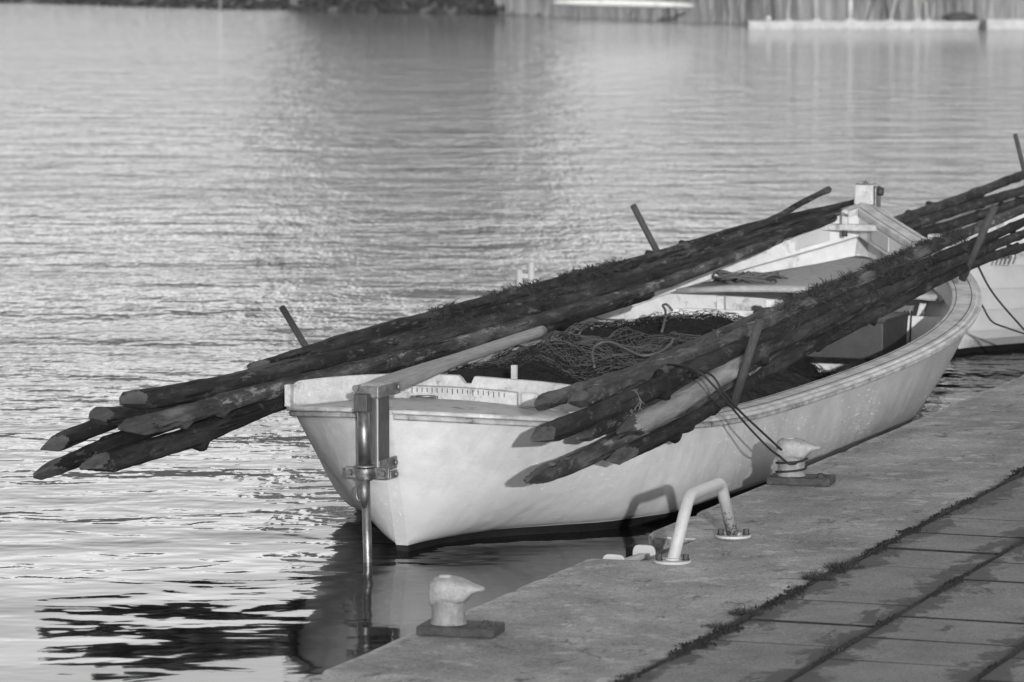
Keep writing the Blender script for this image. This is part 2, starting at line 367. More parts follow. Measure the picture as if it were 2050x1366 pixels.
lum = wm('ADD', wm('MULTIPLY', bw.outputs[0], wm('SUBTRACT', 1.0, cl)), wm('MULTIPLY', cl, crad))
nt.links.new(lum, bg.inputs[0]); bg.inputs[1].default_value = 0.15
vs_ = bpy.context.scene.view_settings
vs_.view_transform = 'Standard'; vs_.look = 'None'; vs_.exposure = 0.55; vs_.gamma = 1

# ------------------------------------------------------------------ water
mb = MB(); mb.add([(-600, -60, 0), (600, -60, 0), (600, 900, 0), (-600, 900, 0)], [(0, 1, 2, 3)])
tag(mb.build('water', M['water'], loc=(0, 0, WATER_Z)), kind='structure')

# ------------------------------------------------------------------ quay (local x = v away from water, y = u along the edge)
QO, QA = Vector((-0.632, 13.326, 0)), R(20.1)
def qw(v, u, z=0.0): return Vector((QO.x + v * math.cos(QA) + u * math.sin(QA), QO.y - v * math.sin(QA) + u * math.cos(QA), z))
N0, N1, ND = 2.73, 3.40, 0.24
rq = random.Random(4)
def chips(a, b):
    o_ = []; u = a
    while u < b:
        o_.append((max(-.004, .010 * noise.noise(Vector((u * 2.2, 0, 0))) + .006 * noise.noise(Vector((u * 9, 3, 0))) + (rq.uniform(.012, .03) if rq.random() < .06 else 0)), u)); u += rq.uniform(.05, .12)
    return o_
out = [(0, -9)] + chips(-2, N0 - .06) + [(0, N0 - .02), (.015, N0), (ND, N0 + .02), (ND, N1), (0.13, N1), (0.05, N1 + .02), (0.012, N1 + .07), (0, N1 + .15)] + chips(N1 + .2, 24) + [(0, 34), (SEAMS[0] - .012, 34), (SEAMS[0] - .012, -9)]
bm = bmesh.new()
f = bm.faces.new([bm.verts.new((x, y, 0)) for x, y in out])
ex = bmesh.ops.extrude_face_region(bm, geom=[f])
for v_ in ex['geom']:
    if isinstance(v_, bmesh.types.BMVert): v_.co.z -= 1.6
bmesh.ops.recalc_face_normals(bm, faces=bm.faces)
me = bpy.data.meshes.new('quay')
bm.faces.ensure_lookup_table()
for fc in bm.faces:
    c_ = fc.calc_center_median()
    if abs(fc.normal.z) < .5 and N0 - .1 < c_.y < N1 + .2 and c_.x < ND + .05: fc.material_index = 1
bm.to_mesh(me); bm.free(); me.materials.append(M['concrete']); me.materials.append(M['notch'])
q = bpy.data.objects.new('quay', me); C.objects.link(q); q.location = QO; q.rotation_euler = (0, 0, -QA)
md = q.modifiers.new('bev', 'BEVEL'); md.width = 0.012; md.segments = 3; md.limit_method = 'ANGLE'; md.angle_limit = R(40)
tag(q, kind='structure')
# paving slabs: one pavement sheet of slabs with open joints over a bed
mb = MB(); rs = random.Random(3)
for k in range(len(SEAMS) - 1):
    off = 0.55 - 0.477 * 20 + (0.0 if k % 2 == 0 else 0.235)
    for j in range(-4, 84):
        u0 = off + j * SLAB_U; g = 0.0075
        x0, x1, y0, y1 = SEAMS[k] + g + .004, SEAMS[k + 1] - g, u0 + g, u0 + SLAB_U - g
        dz = rs.uniform(-.004, .003); tx, ty = rs.uniform(-.006, .006), rs.uniform(-.006, .006)
        b = 0.002; vs = []
        for ins, z in ((0, -.05), (0, -b), (b, 0)):
            for x, y in ((x0 + ins, y0 + ins), (x1 - ins, y0 + ins), (x1 - ins, y1 - ins), (x0 + ins, y1 - ins)):
                vs.append((x, y, z + dz + tx * (x - x0 - .25) + ty * (y - y0 - .25)))
        fs = [(8, 9, 10, 11)] 
        mb.add(vs, fs, 0); mb.add(vs, [(a, (a + 1) % 4, 4 + (a + 1) % 4, 4 + a) for a in range(4)] + [(4 + a, 4 + (a + 1) % 4, 8 + (a + 1) % 4, 8 + a) for a in range(4)], 1)
mb.box(((SEAMS[0] + SEAMS[-1]) / 2 - .003, 12.5, -.1065), (SEAMS[-1] - SEAMS[0] + .006, 43, .2), 1)
pv = mb.build('pavement', [M['paver'], M['moss']], loc=QO, rot=(0, 0, -QA)); tag(pv, kind='structure')
# moss growing along the seam between concrete and slabs and in the joints
mb = MB(); rs = random.Random(11)
def moss_strip(x, u0, u1, wmax, base=0.35):
    n = int((u1 - u0) / 0.012); rows = []
    for i in range(n):
        u = u0 + (u1 - u0) * i / n
        a = max(0.0, noise.noise(Vector((x * 7, u * 2.3, 1))) + base + 0.5 * noise.noise(Vector((x * 3, u * 9, 4))))
        wd = 0.004 + wmax * a; cx = x + 0.012 * noise.noise(Vector((u * 3, x, 9)))
        rows.append([(cx + wd * t * (1 + .35 * noise.noise(Vector((u * 25, t * 3, x)))), u, -0.012 + (0.0085 + .012 * a * (1 + 0.9 * noise.noise(Vector((t * 6, u * 40, x))))) * (1 - t * t) + .006 * (1 - abs(t))) for t in (-1, -.75, -.5, -.25, 0, .25, .5, .75, 1)])
    mb.grid(rows, 0, False)
moss_strip(SEAMS[0], -3, 14, .014, .40); moss_strip(SEAMS[1], -3, 12, .009, .25); moss_strip(SEAMS[2], -2, 8, .012, .3)
def moss_clumps(x, u0, u1, cnt, wmax, base):
    for _ in range(cnt):
        u = rs.uniform(u0, u1)
        a = base + 0.9 * noise.noise(Vector((x * 7, u * 1.7, 1))) + 0.5 * noise.noise(Vector((x * 3, u * 6, 4)))
        if a < rs.uniform(-.1, .5): continue
        cx = x + rs.gauss(0, 1) * wmax * max(.15, min(1, a)); r_ = rs.uniform(.002, .0065) * (1 + .8 * max(0, a)); k = rs.uniform(0, 6.28)
        z0 = -.004; vs = [(cx + r_ * math.cos(k + q * 1.2566) * rs.uniform(.7, 1.3), u + 1.2 * r_ * math.sin(k + q * 1.2566), z0) for q in range(5)] + [(cx + rs.uniform(-.4, .4) * r_, u + rs.uniform(-.4, .4) * r_, r_ * rs.uniform(.4, 1.5))]
        mb.add(vs, [(q, (q + 1) % 5, 5) for q in range(5)], 0, False)
moss_clumps(SEAMS[0], -2, 13, 19000, .034, .38); moss_clumps(SEAMS[1], -2, 10, 6500, .014, .15); moss_clumps(SEAMS[2], -2, 7, 3500, .020, .25)
tag(mb.build('moss', M['moss'], loc=QO, rot=(0, 0, -QA)), 'dark moss filling the seams between concrete edge and paving slabs', 'moss', kind='stuff')
def tuft(px, py, n, hgt, spread, label):
    p = at_z(px, py, 0.0); mb = MB(); rs = random.Random(int(px))
    for i in range(n):
        a = rs.uniform(0, 6.283); r0 = spread * math.sqrt(rs.random()); x, y = r0 * math.cos(a) * 1.5, r0 * math.sin(a)
        l = hgt * (.15 + .85 * rs.random() ** 1.4) * (1 - .75 * (r0 / spread) ** 2); b = rs.uniform(0, 6.283); ln = rs.uniform(.3, 1.6) * hgt * .8; wd = .0014
        px_, py_ = -math.sin(b) * wd, math.cos(b) * wd
        p0 = Vector((x, y, -.005)); p1 = Vector((x + math.cos(b) * ln * .35, y + math.sin(b) * ln * .35, l * .65)); p2 = Vector((x + math.cos(b) * ln, y + math.sin(b) * ln, l * .95))
        k = Vector((px_, py_, 0)); mb.add([p0 - k, p0 + k, p1 + k * .8, p1 - k * .8, p2], [(0, 1, 2, 3), (3, 2, 4)], 0)
    tag(mb.build('grass_tuft', M['grass'], loc=p), label, 'grass tuft', 'grass tufts in the seam of the quay')
tuft(1690, 1137, 420, .045, .055, 'wide grass tuft in the quay seam, farthest from the camera')
tuft(1638, 1160, 380, .055, .042, 'tallest grass tuft in the quay seam, nearest neighbour of the farthest one')
tuft(1492, 1230, 340, .048, .045, 'dark dense grass tuft midway along the quay seam')
tuft(1440, 1255, 200, .026, .045, 'low flat grass tuft just below the dense middle one')
tuft(1668, 1305, 60, .05, .03, 'thin sprig of grass in the joint between two paving slabs')
tuft(1270, 1356, 160, .024, .05, 'short grass patch in the seam at the bottom edge')

# ------------------------------------------------------------------ bollards
def bollard(base_px, rot, label, scale, dirty):
    p = at_z(*base_px, 0.0); t = empty('bollard', p, rot); tag(t, label, 'bollard', 'mooring bollards on the quay edge')
    k = scale; mb = MB()
    mb.box((.045 * k, 0, .018 * k), (.285 * k, .17 * k, .036 * k)); pl = mb.build('base_plate', M['plate'], t, bevel=.008)
    for (x, y) in ((.125, .045), (.135, -.045), (.165, .0)):
        m2 = MB(); m2.tube([(x * k, y * k, .034 * k), (x * k, y * k, .041 * k)], [.018 * k, .016 * k], 12); m2.tube([(x * k, y * k, .041 * k), (x * k, y * k, .045 * k)], .010 * k, 6); m2.build('bolt', M['bolt'], pl)
    mb = MB(); prof = [(0.066, .034), (.0635, .040), (.061, .06), (.059, .12), (.060, .15)]; rows = []
    for r_, z in prof: rows.append([(r_ * k * math.cos(a), r_ * k * math.sin(a), z * k) for a in [i * 2 * math.pi / 28 for i in range(28)]])
    mb.grid(rows, 0, True, True); mb.build('post', M['bollard_post'], t)
    # hooded head with a horn pointing inland
    secs = [(-.0625, .030, .100, .176), (-.060, .046, .098, .190), (-.050, .058, .100, .200), (-.022, .072, .112, .2045), (.012, .077, .113, .2035), (.045, .074, .112, .197), (.064, .066, .116, .190), (.078, .052, .132, .184), (.094, .040, .148, .1785), (.112, .029, .155, .174), (.126, .018, .157, .170), (.132, .008, .160, .167)]
    rows = []
    for x, hw, zb, zt in secs:
        zc, hz = (zb + zt) / 2, (zt - zb) / 2; ring = []
        for i in range(20):
            a = i * 2 * math.pi / 20; ca, sa = math.cos(a), math.sin(a)
            ring.append((x * k, hw * k * (abs(ca) ** .6) * (1 if ca > 0 else -1), (zc + hz * (abs(sa) ** .75) * (1 if sa > 0 else -1)) * k))
        rows.append(ring)
    mb = MB(); mb.grid(rows, 0, True, True); mb.add(rows[0], [tuple(range(20))]); mb.add(rows[-1], [tuple(range(20))])
    hd = mb.build('head', M['bollard'], t)
    mb = MB(); mb.tube([(-.012 * k, 0, .199 * k), (-.012 * k, 0, .2065 * k)], [.026 * k, .022 * k], 18); mb.build('plug', M['galv'], hd)
bollard((898, 1268), -QA + .10, 'white horned mooring bollard on dark plate in the foreground', 1.0, 0)
bollard((1584, 968), -QA + .10, 'white horned mooring bollard with a black line around it beside the boat', 1.03, 1)

# ------------------------------------------------------------------ grab rail and ladder in the notch
gr = empty('grab_rail', at_z(1405, 1104, 0)); tag(gr, 'pale bent pipe grab rail bolted down beside the ladder notch', 'grab rail')
A0, A1 = at_z(1346, 1127, 0), at_z(1468, 1076, 0); gl = gr.location
dirv = (A1 - A0).normalized()
h = 0.245
T0, T1 = A0 + dirv * 0.20 + Vector((.0, 0, h)), A1 - dirv * 0.17 + Vector((-.0, 0, h + .004))
def corner(a, b, c, r=.038, n=7):
    u1, u2 = (a - b).normalized(), (c - b).normalized(); p0, p1 = b + u1 * r, b + u2 * r
    return [p0 * (1 - t) ** 2 + b * 2 * t * (1 - t) + p1 * t * t for t in [i / n for i in range(n + 1)]]
path = [A0] + corner(A0, T0, T1) + corner(T0, T1, A1) + [A1]
mb = MB(); mb.tube([p - gl for p in path], .0245, 20); mb.build('pipe', M['pipe'], gr)
for p in (A0, A1):
    mb = MB(); o_ = p - gl
    mb.tube([o_ + Vector((0, 0, .001)), o_ + Vector((0, 0, .010)), o_ + Vector((0, 0, .012))], [.075, .075, .072], 32)
    fl = mb.build('flange', M['galv'], gr)
    mb = MB(); mb.tube([o_ + Vector((0, 0, .012)), o_ + Vector((0, 0, .020))], [.031, .026], 20); mb.build('weld', M['galv'], fl)
    for sgn in (-1, 1):
        b_ = o_ + Vector((sgn * .053, -.008, .012)); m2 = MB(); m2.tube([b_, b_ + Vector((0, 0, .006))], .016, 16); m2.tube([b_ + Vector((0, 0, .006)), b_ + Vector((0, 0, .024))], .0125, 6, smooth=False); m2.build('bolt', M['bolt'], fl)
PN, PF = at_z(1229, 1110, .004), at_z(1290, 1091, .004); dl = PF - PN; LW = dl.length
ld = empty('quay_ladder', PN, math.atan2(dl.y, dl.x) - math.pi / 2); tag(ld, 'white ladder with rounded side plates set in the quay notch', 'ladder')
for u in (0.0, LW):
    mb = MB(); n = 28; ring = []
    for i in range(n):
        a = i * 2 * math.pi / n; ca, sa = math.cos(a), math.sin(a)
        ring.append((.052 * (abs(ca) ** .45) * (1 if ca > 0 else -1), -.16 + .16 * (abs(sa) ** .22) * (1 if sa > 0 else -1)))
    r0 = [(x, u - .007, y) for x, y in ring]; r1 = [(x, u + .007, y) for x, y in ring]
    mb.grid([r0, r1], 0, False, True); mb.add(r0, [tuple(range(n))]); mb.add(r1, [tuple(range(n))[::-1]])
    mb.build('side_plate', M['galv'], ld, bevel=.003)
for z in (-.045, -.245):
    mb = MB(); mb.box((.0, LW / 2, z), (.034, LW - .016, .022)); mb.build('rung', M['galv'], ld, bevel=.004)
fd = MB(); fd.box((0, 0, 0), (.07, .09, 1.2)); fo = fd.build('fender_post', M['fender'], loc=qw(-.085, 3.60, -.67), rot=(0, 0, -QA), bevel=.01)
tag(fo, 'dark square fender post fixed to the quay wall beyond the ladder', 'fender')

# ------------------------------------------------------------------ the boat (local x = starboard t, y = forward s)
BS, BA = Vector((-0.557, 17.25, 0)), R(21.059)
LB = 7.561; AC = [1.158, -.002, .011, .120, -.079]; ZC = (.443, -1.089, 1.363, .208)
def bwld(t, s, z): return Vector((BS.x + t * math.cos(BA) + s * math.sin(BA), BS.y - t * math.sin(BA) + s * math.cos(BA), z))
class Hull:
    def __init__(self, L, ac, zc, boot_s, boot_b, za, zr, rake_a, rake_f): self.__dict__.update(locals())
    def b(self, u): return sum(a * math.sin((k + 1) * math.pi * u) for k, a in enumerate(self.ac))
    def zs(self, u): x = (1 - math.cos(math.pi * u)) / 2; return self.zc[0] + self.zc[1] * x + self.zc[2] * x * x + self.zc[3] * x ** 3
    def pt(self, u, h, inset=0.0):
        """u along 0..1, h 1 at the sheer .. 0 at the boot line"""
        x = (1 - math.cos(math.pi * u)) / 2
        sa = self.rake_a * (1 - h); sf = self.L - self.rake_f * (1 - h) ** 1.4
        s = sa + x * (sf - sa)
        x0 = self.rake_a + x * (self.L - self.rake_f - self.rake_a)
        bwv = interp(x0, self.boot_s, self.boot_b)
        zb = self.za + self.zr * x; g = 0.39 + 0.55 * x
        bt = max(self.b(u), 0.0)
        t = bwv + (bt - bwv) * (h ** g if bt > bwv else h)
        return max(t - inset, 0.0), s, zb + (self.zs(u) - zb) * h
    def sheer(self, u, inset=0.0, dz=0.0):
        """point on the sheer moved inward along the plan normal"""
        e = 1e-3; u = min(max(u, 0.0), 1.0)
        p0, p1 = self.pt(max(u - e, 0), 1), self.pt(min(u + e, 1), 1)
        d = Vector((p1[0] - p0[0], p1[1] - p0[1])); d = d.normalized() if d.length > 1e-9 else Vector((1, 0))
        p = self.pt(u, 1); t, s = p[0] - d.y * inset, p[1] + d.x * inset
        return max(t, 0.0), s, p[2] + dz
    def u_of(self, s): return math.acos(max(-1, min(1, 1 - 2 * s / self.L))) / math.pi
H1 = Hull(LB, AC, ZC, [0, .2, .5, .7, .85, 1.0, 1.15, 1.5, 2.2, 3, 4, 5, 5.7, 6.3, 6.8, 7.1, 7.4], [.028, .028, .075, .17, .30, .46, .62, .80, .88, .93, .98, .96, .84, .62, .36, .18, .03], -.172, .085, .20, .42)
NU = 110
def us(a=0.0, b=1.0, n=NU): return [a + (b - a) * i / n for i in range(n + 1)]
def hull_mesh(H, hs, zkeel, name, mats, parent, boot_h=0.0, lap=0.0):
    mb = MB()
    for side in (1, -1):
        rows = []
        for u in us():
            row = []
            for k, h_ in enumerate(hs):
                t, s, z = H.pt(u, h_)
                t = max(t, .028)
                row.append((side * t, s, z))
            rows.append(row)
        mb.grid(rows, 0, True)
        rows = []
        for u in us():
            t, s, z = H.pt(u, 0); t = max(t, .028); x = (1 - math.cos(math.pi * u)) / 2; kz = zkeel
            rows.append([(side * t, s, z), (side * (t * .93 + .002), s, z + (kz - z) * .22), (side * max(t * .70, .028), s + .05 * (1 - x) - .1 * x, z + (kz - z) * .55), (side * max(t * .30, .026), s + .1 * (1 - x) - .2 * x, z + (kz - z) * .85), (side * .026, s + .12 * (1 - x) - .25 * x, kz)])
        mb.grid(rows, 1, True)
    for h0, h1 in zip(hs[:-1], hs[1:]):   # close the post faces at both ends
        for u in (0.0, 1.0):
            a, b = H.pt(u, h0), H.pt(u, h1)
            mb.add([(.028, a[1], a[2]), (-.028, a[1], a[2]), (-.028, b[1], b[2]), (.028, b[1], b[2])], [(0, 1, 2, 3)], 0)
    a = H.pt(0, 0); mb.add([(.028, a[1], a[2]), (-.028, a[1], a[2]), (-.026, a[1] + .12, zkeel), (.026, a[1] + .12, zkeel)], [(0, 1, 2, 3)], 1)
    return mb.build(name, mats, parent)
boat = empty('fishing_boat', BS, -BA)
tag(boat, 'white open wooden fishing boat loaded with stakes and a net, moored at the quay', 'boat')
HS = [1, .97, .9, .8, .7, .6, .5, .4, .3, .22, .15, .1, .06, .03, 0]
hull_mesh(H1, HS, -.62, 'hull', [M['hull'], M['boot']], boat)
# inside skin
mb = MB()
for side in (1, -1):
    rows = []
    for u in us(.10, .985, 90): rows.append([(side * max(H1.pt(u, h_, .045)[0], .0), H1.pt(u, h_)[1], H1.pt(u, h_)[2]) for h_ in (.97, .85, .7, .55, .4, .3, .2, .1, .03)])
    mb.grid(rows, 0, True)
mb.build('inner_planking', M['white'], boat)
mb = MB(); rows = []
for u in us(.12, .96, 60):
    t, s, z = H1.pt(u, .12, .03); rows.append([(-t, s, -.10), (-t * .33, s, -.10), (t * .33, s, -.10), (t, s, -.10)])
mb.grid(rows, 0, False); mb.build('floor_boards', M['floor'], boat)
# gunwale cap, outer moulding and inner band
U0 = H1.u_of(.60)
def strip(side, prof, a, b, n, mb, mi=0, smooth=False):
    rows = []
    for u in us(a, b, n):
        rows.append([(lambda p: (side * p[0], p[1], p[2]))(H1.sheer(u, i_, z_)) for i_, z_ in prof])
    mb.grid(rows, mi, smooth, True)
for side, nm in ((1, 'gunwale'), (-1, 'gunwale')):
    mb = MB()
    strip(side, [(.008, .020), (.135, .020), (.141, .014), (.141, -.018), (.0, -.018), (.0, .012)], U0, .992, 90, mb)
    g_ = mb.build(nm, M['rail_'] if 'rail_' in M else M['worn'], boat); g_['part'] = 'cap'
    del g_['part']
    gunw = g_
    if side == 1: g_star = g_
    else: g_port = g_
def mat_rail():
    t = NT('painted_rail'); v = t.coord()
    a = t.noise(v, 9, 7, 0.65); col = t.ramp(a, [(0.36, 0.30), (0.62, 0.50)])
    cr = t.noise(t.coord((1.2, 9, 1)), 5.5, 8, 0.75); col = t.mix(t.ramp(cr, [(0.60, 0), (0.66, 0.8)]), col, 0.15)
    lt = t.noise(t.coord((1.2, 5, 1)), 7, 8, 0.7); col = t.mix(t.ramp(lt, [(0.62, 0), (0.68, 0.7)]), col, 0.72)
    return t.done(col, 0.65, t.bump(cr, 0.006), 0, 0.35)
M['rail'] = mat_rail()
for g_ in (g_star, g_port): g_.data.materials[0] = M['rail']
for side in (1, -1):
    mb = MB()   # outer moulding: two rounded battens right round the hull
    strip(side, [(.004, .010), (-.020, .010), (-.026, .005), (-.026, -.005), (-.020, -.010), (.004, -.010)], .012, .99, 130, mb, 0, False)
    strip(side, [(.004, -.0125), (-.010, -.0125), (-.014, -.018), (-.014, -.030), (-.008, -.036), (.004, -.036)], .012, .99, 130, mb, 1, False)
    mb.build('rub_rail', [M['rail'], M['dark_edge']], boat)
    mb = MB()   # dark caulked line on the cap
    strip(side, [(.030, .0215), (.034, .0215), (.034, .0185), (.030, .0185)], U0 + .01, .985, 90, mb)
    strip(side, [(.116, .0215), (.1195, .0215), (.1195, .0185), (.116, .0185)], U0 + .01, .97, 90, mb)
    mb.build('caulking', M['ink'], g_star if side == 1 else g_port)
    mb = MB()   # broad inner band under the cap
    strip(side, [(.100, -.019), (.128, -.019), (.128, -.150), (.112, -.162), (.09, -.162)], H1.u_of(.75), .962, 80, mb)
    mb.build('inwale', M['white'], boat)
# ribs
for s_ in (1.6, 2.1, 2.6, 3.1, 3.6, 4.1, 4.6, 5.1, 5.55, 5.95, 6.3, 6.7):
    for side in (1, -1):
        u = H1.u_of(s_); mb = MB(); rows = []
        for h_ in (.66, .55, .42, .3, .2, .1):
            t, s, z = H1.pt(u, h_); t0, t1 = side * (t - .04), side * (t - .085)
            rows.append([(t0, s - .03, z), (t1, s - .026, z), (t1, s + .026, z), (t0, s + .03, z)])
        mb.grid(rows, 0, False, True); mb.add(rows[0], [(0, 1, 2, 3)]); mb.build('rib', M['white'], boat, bevel=.006)
# foredeck and bulkhead
SBK = 6.33
mb = MB(); rows = []
for k in range(13):
    s = SBK + .004 + (7.40 - SBK) * k / 12; x = (s - SBK) / 1.1; z = .45 + .12 * x
    u = H1.u_of(min(s + .03, LB - .02)); zs = H1.zs(u); lo = H1.pt(u, 0)[2]; hh = (z - lo) / (zs - lo)
    t = max(H1.pt(u, hh)[0] - .045, .03); rows.append([(t * q_, s, z + .03 * (1 - q_ * q_)) for q_ in (-1, -.6, -.2, .2, .6, 1)])
mb.grid(rows, 0, True); fdk = mb.build('foredeck', M['deck_rough'], boat, solid=.028)
mb = MB(); u = H1.u_of(SBK); hs_ = [.66, .5, .35, .2, .08]
rows = [[(-H1.pt(u, h_, .047)[0], SBK - .006, min(H1.pt(u, h_)[2], .447)) for h_ in hs_], [(H1.pt(u, h_, .047)[0], SBK - .006, min(H1.pt(u, h_)[2], .447)) for h_ in hs_]]
rows = [[tuple(Vector(a).lerp(Vector(b), k / 6)) for a, b in zip(rows[0], rows[1])] for k in range(7)]
mb.grid(rows, 0, False); mb.build('bulkhead', M['white'], boat, solid=.03)
# dark engine box in front of the bulkhead
mb = MB(); mb.box((.26, SBK - .40, .275), (.76, .50, .21)); eb = mb.build('engine_box', M['dark_box'], boat, bevel=.008)
mb = MB(); mb.box((.26, SBK - .40, .3895), (.79, .53, .020)); mb.build('lid', M['dark_box'], eb, bevel=.005)
for x in (-.06, .56):
    mb = MB(); mb.box((x, SBK - .61, .035), (.05, .05, .27)); mb.build('foot', M['ink'], eb)
mb = MB(); mb.box((-.19, SBK - .10, .40), (.055, .05, .09)); mb.build('block', M['white'], boat, bevel=.006)
# stem, stem head, breasthook
mb = MB(); zt = H1.zs(1.0)
rows = []
for z, s in ((-.5, LB - .85), (-.2, LB - .45), (0.1, LB - .24), (.4, LB - .09), (.7, LB - .01), (zt + .03, LB + .03)): rows.append([(-.045, s - .08, z), (.045, s - .08, z), (.030, s + .06, z), (-.030, s + .06, z)])
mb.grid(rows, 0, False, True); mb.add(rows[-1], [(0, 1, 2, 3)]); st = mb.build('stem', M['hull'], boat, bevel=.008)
mb = MB(); mb.box((0, LB - .01, zt + .065), (.125, .13, .125), taper=.93); sh = mb.build('stem_head', M['worn'], boat, bevel=.012)
mb = MB(); mb.box((.074, LB - .02, zt + .055), (.012, .11, .13)); mb.box((0, LB - .02, zt + .130), (.10, .10, .010)); mb.build('cheek_plate', M['metal'], sh, bevel=.003)
mb = MB(); mb.tube([(.080, LB - .02, zt + .085), (.108, LB - .02, zt + .085)], .026, 14); mb.build('roller', M['bolt'], sh)
mb = MB(); mb.tube([(.0, LB - .03, zt + .134), (.0, LB - .03, zt + .150)], [.018, .008], 10); mb.build('bolt', M['metal'], sh)
mb = MB(); mb.box((0, LB - .37, zt - .115), (.36, .055, .040)); bh = mb.build('breasthook', M['worn'], boat, bevel=.008)
for side in (1, -1):
    mb = MB(); rows = []
    for s__ in (LB - .44, LB - .38, LB - .32, LB - .26):
        p_ = H1.sheer(H1.u_of(s__), .130, -.035); q_ = H1.sheer(H1.u_of(s__), .130, -.125); rows.append([(side * p_[0], p_[1], p_[2]), (side * q_[0], q_[1], q_[2]), (side * max(q_[0] - .010, 0), q_[1], q_[2]), (side * max(p_[0] - .010, 0), p_[1], p_[2])])
    mb.grid(rows, 0, False, True); mb.add(rows[0], [(0, 1, 2, 3)]); mb.add(rows[-1], [(0, 1, 2, 3)])
    mb.build('side_plate', M['galv'], bh, bevel=.004)
mb = MB(); mb.box((-.03, LB - .36, zt - .065), (.036, .03, .11)); mb.build('post', M['galv'], bh, bevel=.005)
mb = MB(); mb.tube([(-.085, LB - .385, zt - .043), (-.045, LB - .395, zt - .030), (-.005, LB - .385, zt - .044)], .008, 8); mb.build('cleat', M['metal'], bh)
mb = MB(); mb.tube([(-.03, LB - .37, zt - .17), (-.03, LB - .37, zt - .13)], .018, 8); mb.build('bolt', M['bolt'], bh)
# stern deck (cambered) and the coaming board across it
mb = MB(); rows = []
for k in range(26):
    s = .004 + .70 * (k / 25) ** 1.6; u = H1.u_of(s); t = H1.pt(u, 1)[0] - .002; zs = H1.zs(u); zc_ = .440 - .02 * s
    rows.append([(t * q_, s, zs + .006 + (zc_ - zs) * (1 - q_ * q_)) for q_ in [-1 + i / 8 for i in range(17)]])
mb.grid(rows, 0, True); mb.build('stern_deck', M['deck'], boat, solid=.02)
def board_s(t): return .665 + .10 * max(t, 0) ** 1.5
mb = MB(); T = [-.745 + 1.53 * i / 96 for i in range(97)]
top = []; bot = []
for t in T:
    u = H1.u_of(board_s(t)); zs = H1.zs(u); q_ = min(1, abs(t) / .80); zb_ = zs + (.428 - zs) * (1 - q_ * q_)
    zt_ = zb_ + .112 + (.012 if t > .3 else 0) * min(1, (t - .3) / .3)
    if abs(t) > .69: zt_ -= (abs(t) - .69) ** 2 * 12
    d_ = abs(t - .128)
    if d_ < .030: zt_ -= .034 if d_ < .022 else .012   # sculling notch
    top.append(zt_); bot.append(zb_ - .004)
rows = []
for t, a, b in zip(T, bot, top):
    s = board_s(t); rows.append([(t, s - .016, a), (t, s - .016, b), (t, s + .016, b), (t, s + .016, a)])
mb.grid(rows, 0, False, True); mb.add(rows[0], [(0, 1, 2, 3)]); mb.add(rows[-1], [(3, 2, 1, 0)])
cb = mb.build('coaming_board', M['worn'], boat, bevel=.003)
# measuring batten with cut marks
def zdeck(t): u = H1.u_of(board_s(t)); zs = H1.zs(u); q_ = min(1, abs(t) / .80); return zs + (.428 - zs) * (1 - q_ * q_)
mb = MB(); rows = []
for i in range(21):
    t = -.165 + .535 * i / 20; s = board_s(t) - .0165; z = zdeck(t) + .002
    rows.append([(t, s, z), (t, s - .024, z), (t, s - .024, z + .056), (t, s, z + .060)])
mb.grid(rows, 0, False, True); mb.add(rows[0], [(0, 1, 2, 3)]); mb.add(rows[-1], [(3, 2, 1, 0)])
for i in range(19):
    t = -.125 + .0243 * i; z = zdeck(t); h_ = .020 if i % 4 else .026
    mb.box((t, board_s(t) - .0410, z + .054 - h_ / 2), (.0030, .0022, h_), 1)
mb.build('measuring_batten', [M['worn'], M['ink']], cb)
mb = MB(); t = .425; mb.box((t, board_s(t) - .026, zdeck(t) + .034), (.085, .020, .064)); mb.build('chock', M['worn'], cb, bevel=.008)
mb = MB(); t = -.74; mb.box((t + .005, board_s(t) - .03, zdeck(t) + .052), (.03, .045, .10)); mb.build('end_cleat', M['worn'], cb, bevel=.004)
# rudder with head, stock tube, brackets and tiller
def tube_at(z): return (-.010 + .0 * z, -.205 + .07 * (.5 - z), z)
rud = MB(); rud.box((.0, -.080, .345), (.062, .150, .36)); ro = rud.build('rudder_head', M['rudder'], boat, bevel=.006)
mb = MB(); mb.box((.0335, -.1475, .345), (.004, .010, .36)); mb.build('worn_edge', M['galv'], ro)
mb = MB(); mb.tube([tube_at(.50), tube_at(.16)], [.0275, .0275], 24); mb.tube([tube_at(.16), tube_at(-.60)], [.0195, .0195], 24); mb.build('stock_tube', M['chrome'], ro)
mb = MB(); a_ = tube_at(.505); mb.box((a_[0], a_[1] + .0, .500), (.062, .062, .075)); mb.build('tube_cap', M['rudder'], ro, bevel=.004)
br = MB(); a_ = tube_at(.195)
br.tube([(a_[0], a_[1], .165), (a_[0], a_[1], .215)], .040, 22); br.tube([(a_[0], a_[1], .218), (a_[0], a_[1], .228)], .046, 22)
br.box((a_[0] - .068, a_[1] + .018, .192), (.062, .014, .050)); br.box((a_[0] + .072, a_[1] + .018, .192), (.070, .014, .050))
gu = br.build('bracket', M['metal'], ro, bevel=.003)
for dx in (-.075, .08):
    mb = MB(); mb.tube([(a_[0] + dx, a_[1] + .012, .192), (a_[0] + dx, a_[1] - .004, .192)], [.013, .011], 10); mb.build('bolt', M['metal'], gu)
mb = MB(); mb.box((.034, -.045, .215), (.012, .20, .055)); mb.box((.036, .02, .165), (.010, .075, .035)); sp = mb.build('strap', M['metal'], ro, bevel=.003)
for y, z in ((.03, .217), (.035, .165)):
    mb = MB(); mb.tube([(.040, y, z), (.050, y, z)], .012, 10); mb.build('bolt', M['metal'], sp)
mb = MB(); ring = [(a_[0] - .026 + .014 * math.cos(k * .5236) , a_[1] - .006, .105 + .034 * math.sin(k * .5236)) for k in range(13)]
